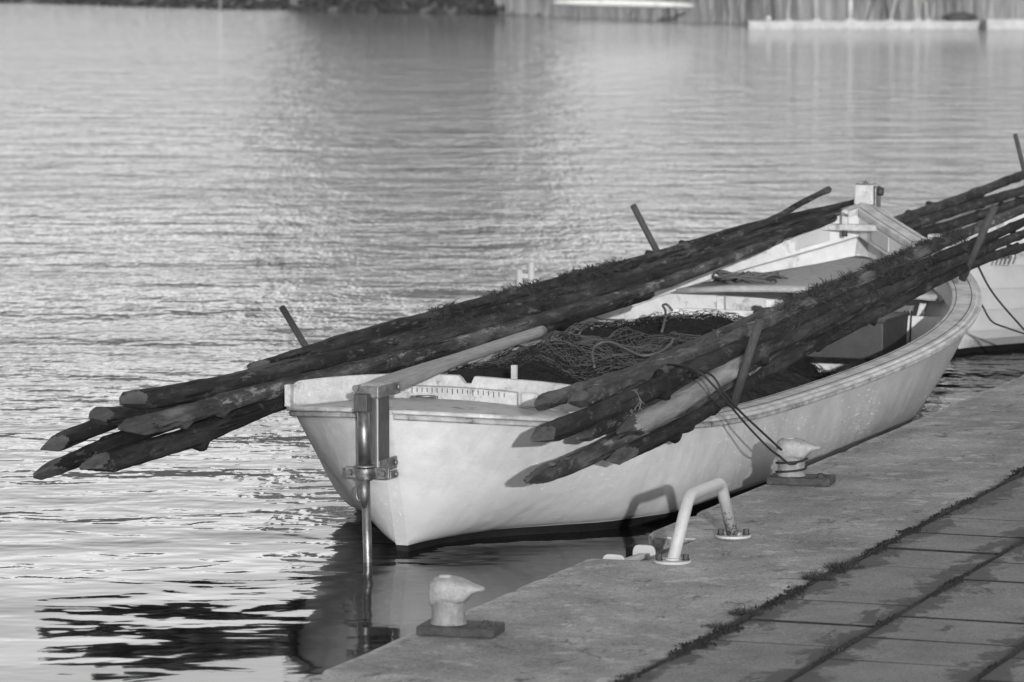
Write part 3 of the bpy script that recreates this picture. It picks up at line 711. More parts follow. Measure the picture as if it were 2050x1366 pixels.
mb.tube(ring, .0045, 8, caps=False); mb.tube([(a_[0] + .002, a_[1] - .022, .165), (a_[0] + .006, a_[1] - .022, .10), (a_[0] + .002, a_[1] - .016, .045)], [.022, .020, .010], 10); mb.build('locking_pin', M['metal'], ro)
til = MB(); rows = []
E0, E1 = Vector((-.0, -.17, .545)), Vector((.02, 1.90, .632))
for k in range(31):
    f_ = k / 30; p = E0.lerp(E1, f_); p.z += .004 * math.sin(f_ * 3.1)
    w_ = interp(f_, [0, .08, .3, .45, 1], [.040, .046, .036, .030, .026]); h_ = interp(f_, [0, .08, .3, .45, 1], [.030, .036, .034, .030, .026]); e = interp(f_, [0, .25, .5], [.35, .5, 1.0])
    rows.append([(p.x + w_ * (abs(math.cos(a)) ** e) * (1 if math.cos(a) > 0 else -1), p.y, p.z + h_ * (abs(math.sin(a)) ** e) * (1 if math.sin(a) > 0 else -1)) for a in [i * math.pi / 10 for i in range(20)]])
til.grid(rows, 0, True, True); til.add(rows[0], [tuple(range(20))]); til.add(rows[-1], [tuple(range(20))[::-1]])
tl = til.build('tiller', M['tiller'], ro)
mb = MB(); mb.box((.049, -.06, .545), (.012, .24, .055)); mb.box((-.049, -.06, .545), (.012, .24, .055)); mb.box((0, -.185, .545), (.11, .012, .05)); ts = mb.build('tiller_strap', M['metal'], tl, bevel=.003)
for p in ((-.045, -.20, .560), (.058, .02, .548)):
    mb = MB(); mb.tube([p, (p[0] + (.012 if p[0] > 0 else 0), p[1] - (0 if p[0] > 0 else .012), p[2])], .014, 8); mb.build('bolt', M['metal'], ts)
mb = MB(); mb.box((.10, 1.32, .47), (.028, .02, .11)); mb.build('tiller_rest', M['worn'], boat, bevel=.003)
# double post rowlock on the port gunwale
u = H1.u_of(4.72); pr = H1.sheer(u, .05)
rk = empty('rowlock', (-pr[0], pr[1], pr[2])); rk.parent = boat
for dx, hh, r_ in ((-.035, .350, .0165), (.035, .392, .0175)):
    mb = MB(); mb.tube([(dx, 0, -.01), (dx, 0, hh)], [r_, r_], 12); mb.build('post', M['galv'], rk)
mb = MB(); mb.box((0, 0, .318), (.05, .018, .024)); mb.tube([(.05, 0, .355), (.068, 0, .355)], .011, 8); mb.build('crossbar', M['galv'], rk)
# small rope ends hanging on the bulkhead
mb = MB()
for dx in (0, .018, .04):
    mb.tube(smooth_path([(.60 + dx, SBK - .05, .40), (.585 + dx * 1.2, SBK - .055, .22), (.60 + dx, SBK - .06, .12), (.57 + dx, SBK - .10, -.02)], 5), .0045, 6)
mb.build('lashing', M['tar'], boat)

# snap hook lying on the stern deck
p = bwld(-.015, .52, .446); hk = empty('snap_hook', p, -BA + .1); tag(hk, 'small shiny snap hook lying on the stern deck', 'snap hook')
mb = MB(); mb.tube([(-.055 + .013 * math.cos(k * .5236), .013 * math.sin(k * .5236), .006) for k in range(13)], .0035, 6, caps=False); mb.build('ring', M['chrome'], hk)
mb = MB(); mb.tube(smooth_path([(-.042, 0, .007), (-.01, -.006, .009), (.02, .004, .008), (.055, -.004, .006)], 4), .006, 8); mb.tube(smooth_path([(-.03, .006, .007), (.0, .016, .008), (.025, .010, .007)], 4), .004, 6); mb.build('hook', M['metal'], hk)

# ------------------------------------------------------------------ the net heap
def heap_z(t, s):
    e = max(0, 1 - (abs(t) / .98) ** 6); k = min(1, max(0, (5.95 - s) / .35)); k2 = min(1, max(0, (s - .70) / .25))
    z = .355 + .07 * math.exp(-((t + .05) ** 2 / .25 + (s - 2.6) ** 2 / .9)) + .05 * math.exp(-((t + .15) ** 2 / .05 + (s - 5.1) ** 2 / .08))
    z += .075 * noise.noise(Vector((t * 2.4, s * 1.9, 2))) + .035 * noise.noise(Vector((t * 6, s * 5, 5)))
    z -= .05 * max(0, (-t - .45)) / .5 if s < 2.6 else 0
    z += .07 * math.exp(-((t + .55) ** 2 / .12 + (s - 4.6) ** 2 / .7)) + .05 * math.exp(-((t - .05 - .25 * math.sin(s * 1.7)) ** 2 / .010)) * (1 if 1.5 < s < 4.5 else 0)
    z -= .16 * max(0, t - .35)
    z -= .035 * min(1, max(0, s - 4.2)) + .26 * min(1, max(0, (t - .05) / .25)) * min(1, max(0, (s - 3.6) / 1.1))
    return -.08 + (z + .08) * (e * k * k2) ** .6
def tlim(s, z):
    u = H1.u_of(s); zs = H1.zs(u); lo = H1.pt(u, 0)[2]; hh = min(1, max(0.02, (z - lo) / (zs - lo)))
    return H1.pt(u, min(hh, .9))[0] - .13
net = empty('fishing_net', bwld(0, 3.2, 0), -BA); tag(net, 'dark heap of tangled fishing net filling the white boat', 'fishing net')
no = Vector((0, 3.2, 0))
mb = MB(); rows = []
for i in range(120):
    s = .80 + 5.09 * i / 119; L_ = tlim(s, .25); row = []
    for j in range(44):
        t = L_ * (-1 + 2 * j / 43); l2 = tlim(s, heap_z(t, s)); t = max(-l2, min(l2, t)); row.append(Vector((t, s, heap_z(t, s) + .018 * noise.noise(Vector((t * 18, s * 18, 0))))) - no)
    rows.append(row)
mb.grid(rows, 0, True); mb.build('net_mass', M['net_dark'], net)
def netting(name, s0, s1, q0, q1, cell, lift, seed, mat, amp, r):
    mb = MB(); ns = int((s1 - s0) / cell); nq = max(4, int((q1 - q0) / cell)); off = Vector((seed * 3.1, seed, seed * 7)); rows = []
    for i in range(ns + 1):
        row = []
        for j in range(nq + 1):
            s = s0 + (s1 - s0) * i / ns; t = q0 + (q1 - q0) * (j + .5 * (i % 2)) / nq
            w_ = noise.noise_vector(Vector((t * 5, s * 5, 0)) + off) * amp + noise.noise_vector(Vector((t * 22, s * 22, 3)) + off) * cell * .9
            t += w_.x; s += w_.y; s = min(max(s, .76), 5.9); L_ = tlim(s, .3); bad = abs(t) > L_; t = max(-L_, min(L_, t))
            z = heap_z(t, s) + lift + abs(w_.z) * .6
            row.append(None if bad else Vector((t, s, z)) - no)
        rows.append(row)
    # knotted diamonds: every cell edge a thin twine
    for i in range(ns):
        for j in range(nq):
            for a, b in (((i, j), (i + 1, j)), ((i, j + 1 if i % 2 == 0 else j), (i + 1, j if i % 2 == 0 else j + 1))):
                p, q_ = rows[a[0]][a[1]], rows[b[0]][b[1]]
                if p is None or q_ is None or (p - q_).length > cell * 3: continue
                m_ = (p + q_) / 2 + Vector((rnd.uniform(-1, 1), rnd.uniform(-1, 1), rnd.uniform(-.6, .6))) * cell * .25
                mb.tube([p, m_, q_], r, 3, caps=False)
    return mb.build(name, mat, net)
netting('netting', .8, 5.8, -.92, .92, .034, .010, 1, M['twine'], .09, .0014)
netting('netting', 4.2, 5.9, -.9, .6, .034, .026, 5, M['twine'], .10, .0013)
netting('netting', 1.9, 3.9, -.50, .42, .026, .020, 2, M['twine_lit'], .09, .0014)
netting('netting', 1.2, 2.4, -.30, .55, .028, .018, 3, M['twine'], .10, .0013)
def net_line(pts, z, r, mat=M['rope']):
    inv = Matrix.Rotation(BA, 3, 'Z'); P = []
    for px, py, dz in pts:
        zz = z + dz; w_ = at_z(px, py, zz); l_ = inv @ (w_ - BS); P.append(Vector((l_.x, l_.y, l_.z)) - no)
    mb = MB(); mb.tube(smooth_path(P, 8), r, 8); mb.build('float_line', mat, net)
net_line([(1190, 735, -.02), (1186, 705, .0), (1200, 688, .03), (1225, 686, .04), (1255, 700, .02), (1285, 712, .01), (1318, 706, .02), (1342, 690, .03), (1347, 680, .03)], .455, .0065)
net_line([(1015, 735, -.03), (1045, 715, .0), (1080, 700, .02), (1125, 688, .02)], .43, .006)
net_line([(1055, 730, -.03), (1085, 712, .0), (1125, 700, .0)], .42, .006)
net_line([(1180, 628, 0), (1195, 637, .0), (1230, 641, .0), (1250, 640, 0)], .42, .006)
net_line([(1160, 668, 0), (1172, 650, .02), (1185, 645, .02), (1215, 650, .0), (1240, 660, 0)], .42, .006)
net_line([(1325, 664, 0), (1331, 640, .02), (1332, 622, .05), (1327, 612, .07), (1335, 610, .07), (1346, 622, .04)], .43, .007)
net_line([(1410, 650, 0), (1432, 664, 0), (1445, 672, .0)], .40, .006)
net_line([(1090, 690, 0), (1110, 680, .03), (1130, 686, .0)], .42, .007)
tar = MB(); tar.box((0, 0, 0), (.42, .30, .05), rot=Matrix.Rotation(.25, 3, 'Z')); tb = tar.build('dark_hatch_board', M['dark_box'], loc=bwld(.52, 3.95, .02), rot=(.1, .12, -BA), bevel=.006)
tag(tb, 'dark board lying by the net under the right hand stakes', 'board')

# ------------------------------------------------------------------ the stakes
def stake(pts, r0, r1, label, group, mat, seed, tip=True, weed=(), far_cut=True, ntip=3):
    rs = random.Random(seed); P = smooth_path(pts, 24); p0, pn = P[0].copy(), P[-1]
    ax = (pn - p0).normalized(); q_ = Vector((0, 1, 0)).rotation_difference(ax); qi = q_.inverted()
    L_ = [qi @ (p - p0) for p in P]
    cum = [0.0]
    for a, b in zip(L_[:-1], L_[1:]): cum.append(cum[-1] + (b - a).length)
    tot = cum[-1]; ds = []; d = 0.0
    while d < tot: ds.append(d); d += .012 if d < .48 else .032
    ds.append(tot); nseg = 24
    xs, zs = [p.x for p in L_], [p.z for p in L_]; ys = [p.y for p in L_]
    knots = [(rs.uniform(.4, tot), rs.uniform(0, 6.283), rs.uniform(.3, .8)) for _ in range(int(tot * 1.8))]
    facets = [(rs.uniform(0, 6.28) if k == 0 else None, 0) for k in range(ntip)]
    ntip = rs.choice((2, 3, 3, 4)) if tip else 3; a0 = rs.uniform(0, 6.28); facets = [(a0 + k * 6.283 / ntip + rs.uniform(-.35, .35), math.tan(R(rs.uniform(6, 17))), rs.uniform(-.1, .40)) for k in range(ntip)]
    rows = []; cutmask = []
    o1, o2 = rs.uniform(0, 90), rs.uniform(0, 90)
    for d in ds:
        c = Vector((interp(d, cum, xs) + .016 * noise.noise(Vector((d * .55, o1, 0))), interp(d, cum, ys), interp(d, cum, zs) + .013 * noise.noise(Vector((d * .55, o2, 3)))))
        r = r0 + (r1 - r0) * d / tot; r *= 1 + .07 * noise.noise(Vector((d * 2.3, o1, 7)))
        row = []; cm = []
        for k in range(nseg):
            w_ = k * 2 * math.pi / nseg
            rr = r * (1 + .08 * noise.noise(Vector((math.cos(w_) * 1.3 + o2, d * 4, math.sin(w_) * 1.3))) + .075 * noise.noise(Vector((math.cos(w_) * 3 + o1, d * 14, math.sin(w_) * 3))))
            for kd, ka, kh in knots:
                if abs(kd - d) < .12:
                    da = (w_ - ka + math.pi) % (2 * math.pi) - math.pi; rr += r * kh * math.exp(-((kd - d) / .03) ** 2 - (da / .5) ** 2) + r * .10 * math.exp(-((kd - d) / .05) ** 2)
            cut = False
            if tip:
                for fa, ft, fo_ in facets:
                    cs = math.cos(w_ - fa)
                    if cs > .05:
                        lim = (d * ft + r * fo_ * .6 + .003) / cs
                        if lim < rr: rr = lim; cut = True
            row.append(c + Vector((math.cos(w_) * rr, 0, math.sin(w_) * rr))); cm.append(cut)
        rows.append(row); cutmask.append(cm)
    mb = MB()
    for i in range(len(rows) - 1):
        for k in range(nseg):
            k2 = (k + 1) % nseg
            nc = cutmask[i][k] + cutmask[i][k2] + cutmask[i + 1][k] + cutmask[i + 1][k2]
            mb.add([rows[i][k], rows[i][k2], rows[i + 1][k2], rows[i + 1][k]], [(0, 1, 2, 3)], 1 if nc >= 2 else 0, nc == 0)
    mb.add(rows[0], [tuple(range(nseg))], 1); mb.add(rows[-1], [tuple(range(nseg))[::-1]], 1)
    o = mb.build('wooden_stake', [mat, M['cut']], loc=p0); o.rotation_mode = 'QUATERNION'; o.rotation_quaternion = q_
    tag(o, label, 'stake', group)
    if weed:   # dried weed still clinging to the bark
        mb = MB(); up = qi @ Vector((0, 0, 1))
        for d0, d1, cnt, ln in weed:
            for _ in range(cnt):
                d = rs.uniform(d0, min(d1, tot - .1))
                if noise.noise(Vector((d * 3, o1, 2))) < -.12: continue
                w_ = rs.gauss(1.3, 1.0); r = (r0 + (r1 - r0) * d / tot) * .97
                c = Vector((interp(d, cum, xs) + .016 * noise.noise(Vector((d * .55, o1, 0))), interp(d, cum, ys), interp(d, cum, zs) + .013 * noise.noise(Vector((d * .55, o2, 3)))))
                n_ = Vector((math.cos(w_), 0, math.sin(w_))); p = c + n_ * r
                l = ln * rs.uniform(.3, 1.0) ** 1.5 * 1.2; lean = Vector((rs.uniform(-1, 1), rs.uniform(-1, 1), rs.uniform(-.6, .3)))
                d1_ = (n_ * .8 + lean * .8).normalized(); d2_ = (d1_ + lean * .9 - up * .5).normalized(); sd_ = Vector((rs.uniform(-1, 1), rs.uniform(-1, 1), rs.uniform(-1, 1))).normalized() * .0028
                m_ = p + d1_ * l * .55; e_ = m_ + d2_ * l * .5
                mb.add([p - sd_, p + sd_, m_ + sd_ * .8, m_ - sd_ * .8, e_], [(0, 1, 2, 3), (3, 2, 4)], 0)
        tag(mb.build('weed', M['weed'], o), kind='stuff')
    return o
def DL(px): return 12.094 / (.5817 - (px - 1025) / 8000.0)
def DR(px): return 6.611 / (.408 - (px - 1025) / 8000.0)
def PL(l, off=0.0): return [at_d(x, y, DL(x) + off) for x, y in l]
def PR(l, off=0.0): return [at_d(x, y, DR(x) + off) for x, y in l]
GL_, GR_ = 'stakes laid along the left side of the boat', 'stakes laid along the right side of the boat'
stake(PL([(241, 806), (415, 778), (552, 745), (740, 706), (900, 668), (1100, 612), (1300, 556), (1500, 490), (1690, 428)], -.06), .048, .030, 'thick dark stake on top of the left bundle, blunt end nearest the boat', GL_, M['bark'], 1, weed=((2.2, 4.6, 900, .03),))
stake(PL([(182, 833), (258, 831), (347, 812), (484, 778), (620, 742), (900, 664), (1200, 572), (1400, 497), (1540, 441), (1600, 408), (1658, 380)], .06), .042, .017, 'slender stake of the left bundle whose thin end sticks up alone beyond the rest', GL_, M['bark_mid'], 2, weed=((3.6, 5.0, 500, .035),))
stake(PL([(235, 858), (296, 849), (381, 826), (484, 793), (569, 773), (740, 734), (900, 694), (1100, 636), (1300, 578), (1400, 540), (1560, 478)], -.14), .046, .028, 'light brown stake with the pale split tip in the middle of the left bundle', GL_, M['bark_mid'], 3, weed=((2.2, 4.4, 700, .028),))
stake(PL([(81, 900), (142, 874), (211, 846), (330, 806), (569, 752), (900, 672), (1200, 588), (1400, 520), (1560, 462)], .18), .040, .026, 'upper of the two dark stakes reaching farthest left over the water', GL_, M['bark'], 4)
stake(PL([(67, 951), (142, 922), (245, 879), (400, 830), (620, 768), (900, 692), (1200, 600), (1450, 515)], .02), .038, .026, 'lower stake reaching farthest left over the water with a pale cut tip', GL_, M['bark'], 5)
stake(PL([(177, 938), (279, 906), (381, 875), (484, 832), (573, 796), (740, 750), (900, 708), (1100, 650), (1300, 588)], -.10), .052, .036, 'thickest dark stake at the bottom of the left bundle', GL_, M['bark'], 6)
stake(PL([(505, 744), (620, 708), (740, 670), (900, 626), (1100, 572), (1300, 520), (1500, 456), (1715, 404)], .14), .040, .026, 'mossy stake at the back of the left bundle reaching the bow post', GL_, M['bark'], 7, weed=((1.6, 4.6, 2600, .045),))
stake(PL([(640, 722), (760, 690), (900, 650), (1100, 594), (1300, 540), (1500, 474), (1690, 418)], .05), .038, .028, 'weedy stake between the mossy back one and the thick top one', GL_, M['bark'], 8, weed=((1.0, 4.6, 1500, .035),), tip=False)
stake(PR([(1071, 811), (1139, 791), (1259, 752), (1447, 672), (1669, 575), (1834, 505), (1880, 487)], .22), .036, .028, 'short tipped stake lying lowest on the stern deck behind the right bundle', GR_, M['bark_mid'], 11, weed=((3.0, 6.0, 1500, .05),))
stake(PR([(1138, 803), (1259, 765), (1327, 733), (1447, 688), (1532, 650), (1669, 588), (1834, 512), (1948, 459), (2060, 414)], .10), .042, .026, 'grey cracked stake along the upper edge of the right bundle', GR_, M['bark_mid'], 12, weed=((2.8, 6.0, 3600, .05),), ntip=2)
stake(PR([(1063, 884), (1174, 836), (1293, 782), (1395, 732), (1498, 690), (1640, 624), (1836, 535), (1975, 478), (2060, 440)], -.05), .046, .025, 'dark stake with a wide pale axe cut pointing left past the rudder side', GR_, M['bark'], 13, weed=((3.2, 6.0, 800, .03),))
stake(PR([(1155, 880), (1259, 830), (1370, 776), (1500, 706), (1640, 640), (1850, 545), (1905, 516)], .02), .040, .027, 'stake with a long pale cut face tucked under the peeled one', GR_, M['bark_mid'], 14)
stake(PR([(1243, 866), (1327, 824), (1430, 762), (1488, 724), (1549, 690), (1617, 658), (1720, 606), (1850, 550), (1975, 500), (2060, 468)], -.14), .052, .024, 'thick peeled light grey stake on top of the right bundle', GR_, M['bark_light'], 15, ntip=3)
stake(PR([(1063, 957), (1157, 923), (1242, 880), (1370, 818), (1498, 752), (1669, 665), (1795, 606), (1920, 538)], -.04), .040, .026, 'lowest stake of the right bundle with its tip over the white hull', GR_, M['bark_mid'], 16)
stake(PR([(1216, 922), (1293, 884), (1361, 848), (1430, 807), (1498, 765), (1600, 706), (1720, 645), (1892, 556), (1975, 520), (2060, 492)], -.10), .042, .024, 'dark blunt stake at the front underside of the right bundle', GR_, M['bark'], 17, weed=((2.6, 4.6, 500, .022),))
stake(PR([(1400, 770), (1498, 730), (1600, 680), (1720, 625), (1850, 560), (1900, 530)], -.02), .034, .026, 'thin dark stake filling the gap under the peeled one towards the bow', GR_, M['bark'], 18, tip=False, weed=((1.0, 3.5, 700, .03),))

# upright sticks holding the stakes
def stick(b, t, r, label, mat=None, flat=1.0):
    mb = MB(); d = t - b
    mb.tube([Vector((0, 0, 0)), d * .5, d], [r * 1.05, r, r * .97], 14); o = mb.build('upright_stick', mat or M['peg'], loc=b)
    tag(o, label, 'stick', 'upright sticks set in the boat rails'); return o
stick(at_d(676, 800, 19.05), at_d(565, 616, 19.45), .0165, 'round upright stick nearest the stern behind the left stakes')
stick(at_d(1350, 570, 22.7), at_d(1267, 411, 22.6), .0185, 'round upright stick leaning left behind the middle of the left stakes')
stick(at_d(1466, 815, 18.55), at_d(1521, 642, 18.45), .0215, 'brown upright stick in front of the right stakes near the stern')
stick(at_d(1926, 560, 22.35), at_d(1992, 413, 22.2), .0215, 'dark upright stick in the right rail towards the bow')

# ------------------------------------------------------------------ lines and ropes
def line(name, pts, r, mat, label, cat='rope', group=None):
    P = smooth_path(pts, 8); o0 = P[0].copy(); mb = MB(); mb.tube([p - o0 for p in P], r, 8)
    o = mb.build(name, mat, loc=o0); tag(o, label, cat, group); return o
b2 = at_z(1584, 968, 0)
wrap = []
for k in range(45):
    a = -.35 + 10.2 * k / 44
    wrap.append(b2 + Vector((.069 * math.cos(a), -.069 * math.sin(a), .118 - .066 * k / 44)))
D_ = 17.9
la = [at_d(1318, 733, 18.0), at_d(1350, 730, 17.85), at_d(1395, 742, 17.75), at_d(1428, 772, 17.75), at_d(1458, 808, 17.8), at_d(1500, 857, 17.9), at_d(1540, 898, 17.98), at_d(1560, 913, b2.y - .06), at_d(1584, 930, b2.y - .072)] + wrap[2:]
line('mooring_line', la, .0052, M['tar'], 'black mooring line from the right stakes wound around the far bollard')
line('mooring_line', [at_d(1330, 728, 18.0), at_d(1385, 737, 17.85), at_d(1425, 752, 17.75), at_d(1448, 785, 17.75), at_d(1480, 822, 17.85), at_d(1520, 860, 17.95), at_d(1566, 902, b2.y - .05), at_d(1574, 908, b2.y + .03)], .0052, M['tar'], 'second black mooring line running up to the head of the far bollard')
mb = MB(); cc = at_d(1318, 731, 17.98)
mb.tube([Vector((.010 * math.cos(k * .5236), .012 * math.sin(k * .5236), .016 * math.sin(k * .5236))) for k in range(13)], .0022, 6, caps=False)
tag(mb.build('line_loop', M['galv'], loc=cc), 'small pale loop of twine tied round the grey stake', 'twine loop')
p = at_d(1268, 790, DR(1268) - .12); mb = MB(); rs = random.Random(5)
for k in range(16):
    q0 = Vector((rs.uniform(-.02, .02), 0, rs.uniform(-.01, .03))); mb.tube(smooth_path([q0, q0 + Vector((rs.uniform(-.03, .03), -.01, -.025)), q0 + Vector((rs.uniform(-.02, .03), -.01, -.055 - rs.random() * .02))], 4), .0022, 5)
tag(mb.build('twine_knot', M['rope'], loc=p), 'frayed twine knot hanging on the dark cut stake', 'twine knot')
# coil on the foredeck
pc = bwld(-.42, 6.55, .505); mb = MB(); rs = random.Random(9); P = []
for k in range(150):
    a = k * .42; r_ = .10 + .05 * math.sin(k * .9) + rs.uniform(-.012, .012); P.append(Vector((1.25 * r_ * math.cos(a) + .05 * math.sin(k * .13), r_ * math.sin(a), .004 + .055 * (k / 150) + .014 * math.sin(k * 1.7))))
mb.tube(smooth_path(P, 2), .0065, 6); tag(mb.build('rope_coil', M['rope'], loc=pc, rot=(0, 0, -BA)), 'tangled coil of rope lying on the foredeck', 'rope coil')

# ------------------------------------------------------------------ second boat beyond the bow
B2, B2A = Vector((2.80, 26.4, 0)), R(22)
H2 = Hull(6.6, [1.02, 0, .02, .10, -.06], (.50, -.35, .35, .25), [0, .3, .8, 1.4, 2.2, 3.2, 4.4, 5.4, 6.1, 6.6], [.06, .18, .5, .72, .84, .88, .82, .55, .25, .03], -.16, .05, .12, .3)
bt2 = empty('rowing_boat', B2, -B2A); tag(bt2, 'white clinker planked boat moored behind the bow of the loaded boat', 'boat')
mb = MB(); strakes = [1.0, .86, .62, .40, .18, .0]
for side in (1, -1):
    for a, b in zip(strakes[:-1], strakes[1:]):
        rows = []
        for u in us(0, 1, 70):
            p, q_ = H2.pt(u, a), H2.pt(u, b); m_ = H2.pt(u, (a + b) / 2)
            rows.append([(side * (max(p[0], .03)), p[1], p[2]), (side * (max(m_[0], .03) + .009), m_[1], m_[2]), (side * (max(q_[0], .03) + .026), q_[1], q_[2]), (side * max(q_[0], .03), q_[1], q_[2])])
        mb.grid(rows, 0, False)
    rows = []
    for u in us(0, 1, 70):
        t, s, z = H2.pt(u, 0); t = max(t, .03); rows.append([(side * t, s, z), (side * t * .9, s, -.3), (side * .03, s, -.6)])
    mb.grid(rows, 1, True)
mb.build('hull', [M['boat_white'], M['boot']], bt2)
def strip2(side, prof, a, b, n, mb):
    rows = [[(lambda p: (side * p[0], p[1], p[2]))(H2.sheer(u, i_, z_)) for i_, z_ in prof] for u in us(a, b, n)]
    mb.grid(rows, 0, False, True)
for side in (1, -1):
    mb = MB(); strip2(side, [(-.02, .02), (.10, .02), (.10, -.02), (-.02, -.03)], .03, .985, 60, mb); mb.build('gunwale', M['worn'], bt2)
    mb = MB(); rows = []
    for u in us(.05, .97, 50): rows.append([(side * H2.pt(u, h_, .04)[0], H2.pt(u, h_)[1], H2.pt(u, h_)[2]) for h_ in (.97, .6, .3, .05)])
    mb.grid(rows, 0, True); mb.build('inner_planking', M['white'], bt2)
mb = MB(); rows = []
for u in us(.06, .96, 40): t, s, z = H2.pt(u, .15, .02); rows.append([(-t, s, -.08), (t, s, -.08)])
mb.grid(rows, 0, False); mb.build('floor_boards', M['floor'], bt2)
mb = MB(); mb.box((0, -.02, .30), (.07, .09, .62)); mb.build('post', M['worn'], bt2, bevel=.008)
mb = MB(); rows = []
for k in range(10):
    s = .02 + .9 * k / 9; u = H2.u_of(s); t = H2.pt(u, 1)[0] - .02; rows.append([(-t, s, H2.zs(u) + .01), (0, s, H2.zs(u) + .03), (t, s, H2.zs(u) + .01)])
mb.grid(rows, 0, True); mb.build('end_deck', M['deck'], bt2, solid=.02)
G2 = 'stakes laid on the second boat'
def DQ(px): return 26.9 + (px - 1800) * .012
def PQ(l, off=0): return [at_d(x, y, DQ(x) + off) for x, y in l]
stake(PQ([(1700, 480), (1790, 446), (1860, 420), (1933, 395), (2050, 351), (2140, 316)], .15), .038, .034, 'topmost stake on the second boat at the right edge', G2, M['bark_mid'], 31, tip=False)
stake(PQ([(1720, 490), (1814, 455), (1896, 429), (1970, 405), (2050, 379), (2140, 347)], .05), .038, .034, 'middle stake on the second boat at the right edge', G2, M['bark_mid'], 32, tip=False)
stake(PQ([(1740, 505), (1838, 471), (1915, 448), (1988, 424), (2050, 402), (2140, 372)], -.05), .040, .034, 'lowest stake on the second boat at the right edge', G2, M['bark'], 33, tip=False)
stick(at_d(2058, 372, 27.6), at_d(2032, 268, 27.6), .016, 'thin upright stick in the second boat at the right edge')
line('mooring_line', [at_d(1905, 478, 23.4), at_d(1922, 472, 23.35), at_d(1945, 505, 24.0), at_d(1985, 583, 24.4), at_d(2050, 660, 25.0), at_d(2120, 735, 25.4)], .0065, M['tar'], 'dark line hanging across the white second boat to the right')
line('mooring_line', [at_d(1950, 585, 25.2), at_d(1968, 615, 25.3), at_d(1986, 644, 25.4), at_d(2020, 658, 25.4), at_d(2070, 675, 25.5)], .006, M['tar'], 'short slack line low on the side of the second boat')
mb = MB(); rs = random.Random(2)
for k in range(5): mb.tube(smooth_path([Vector((k * .028 - .06, 0, 0)), Vector((k * .028 - .05, -.03, .05)), Vector((k * .028 - .02, -.05, .02)), Vector((k * .028 - .035, -.04, -.035))], 5), .006, 6)
tag(mb.build('rope_coil', M['rope'], loc=at_d(2003, 517, 26.3)), 'small loops of rope over the rail of the second boat', 'rope coil')

# ------------------------------------------------------------------ far shore
SH = [(-120, 420), (-38, 312), (-23, 272), (-.7, 232), (6, 208), (11.5, 189), (21, 177), (60, 165), (140, 160)]
def shore(x): return interp(x, [a for a, b in SH], [b for a, b in SH])
mb = MB(); rows = []
for i in range(130):
    x = -120 + 260 * i / 129; y = shore(x); row = []
    for d, z in ((-.5, -.6), (0, .0), (1.2, .5), (3, 1.1), (8, 1.6), (20, 2.4), (60, 6), (140, 12)): row.append((x, y + d, WATER_Z + z * (1 + 1.1 * min(1, max(0, (x - 5) / 20)) * min(1, d / 12)) + .25 * noise.noise(Vector((x * .3, d * .4, 0)))))
    rows.append(row)
M['bank'] = simple('bank_earth', 0.07, 0.20, .8, 0.95, 0.05)
mb.grid(rows, 0, True); tag(mb.build('bank', M['bank']), kind='structure')
M['reed'] = simple('dry_reed', 0.10, 0.34, 1.1, 0.95, 0.0, (2.2, 1, .25))
M['stone'] = simple('shore_stone', 0.008, 0.06, 1.6, 0.95, 0.03)
mb = MB(); rs = random.Random(21)
for k in range(14000):
    x = rs.uniform(-.9, 34); y = shore(x) + abs(rs.gauss(0, 1.5)) - .1; cl_ = noise.noise(Vector((x * .45, y * .3, 2))); hgt = rs.uniform(1.2, 2.4) * (1.15 + .7 * cl_)
    if rs.random() < .35 - 1.2 * cl_ - .2: continue
    wd = rs.uniform(.02, .055); ln = rs.gauss(0, .12)
    z0 = WATER_Z - .1
    mb.add([(x - wd, y, z0), (x + wd, y, z0), (x + ln * .6 + wd * .7, y, z0 + hgt * .7), (x + ln * .6 - wd * .7, y, z0 + hgt * .7), (x + ln, y, z0 + hgt)], [(0, 1, 2, 3), (3, 2, 4)], 0)
tag(mb.build('reeds', M['reed']), 'pale dry reed bed along the far shore', 'reeds', kind='stuff')
mb = MB(); rs = random.Random(22)
for k in range(700):
    x = rs.uniform(-70, -.2); y = shore(x) + rs.uniform(-.3, 2.2); r_ = rs.uniform(.18, .5); z = WATER_Z + max(0, y - shore(x)) * .42
    rows = []
    for a in range(5):
        th_ = math.pi * a / 4; rows.append([(x + r_ * math.sin(th_) * math.cos(b) * rs.uniform(.8, 1.25), y + r_ * math.sin(th_) * math.sin(b), z + r_ * .75 * math.cos(th_) * rs.uniform(.8, 1.1)) for b in [i * 2 * math.pi / 7 for i in range(7)]])
    mb.grid(rows, 0, False, True)
tag(mb.build('shore_rocks', M['stone']), 'dark heaped rocks along the far shore', 'rocks', kind='stuff')
# upturned white racing shell on the bank
def fs(px, D, z): return Vector(((px - 1025) / 8000.0 * D, D, z))
sh_ = empty('rowing_shell', fs(1248, 196, .73), .0); tag(sh_, 'long slim white rowing shell resting on the far bank', 'rowing shell')
mb = MB(); rows = []
for k in range(25):
    f_ = -1 + 2 * k / 24; r_ = .22 * math.sqrt(max(0, 1 - f_ ** 2)) + .01
    rows.append([(f_ * 3.5, r_ * math.cos(a), (.05 if f_ < 0 else -.12) * abs(f_) + r_ * .8 * math.sin(a)) for a in [i * 2 * math.pi / 12 for i in range(12)]])
mb.grid(rows, 0, True, True); mb.build('hull', M['white'], sh_)
for x in (-2.2, -.4, 1.7):
    mb = MB(); mb.tube([(x, 0, -.15), (x - .05, 0, -1.0)], .04, 6); mb.build('trestle', M['bank'], sh_)
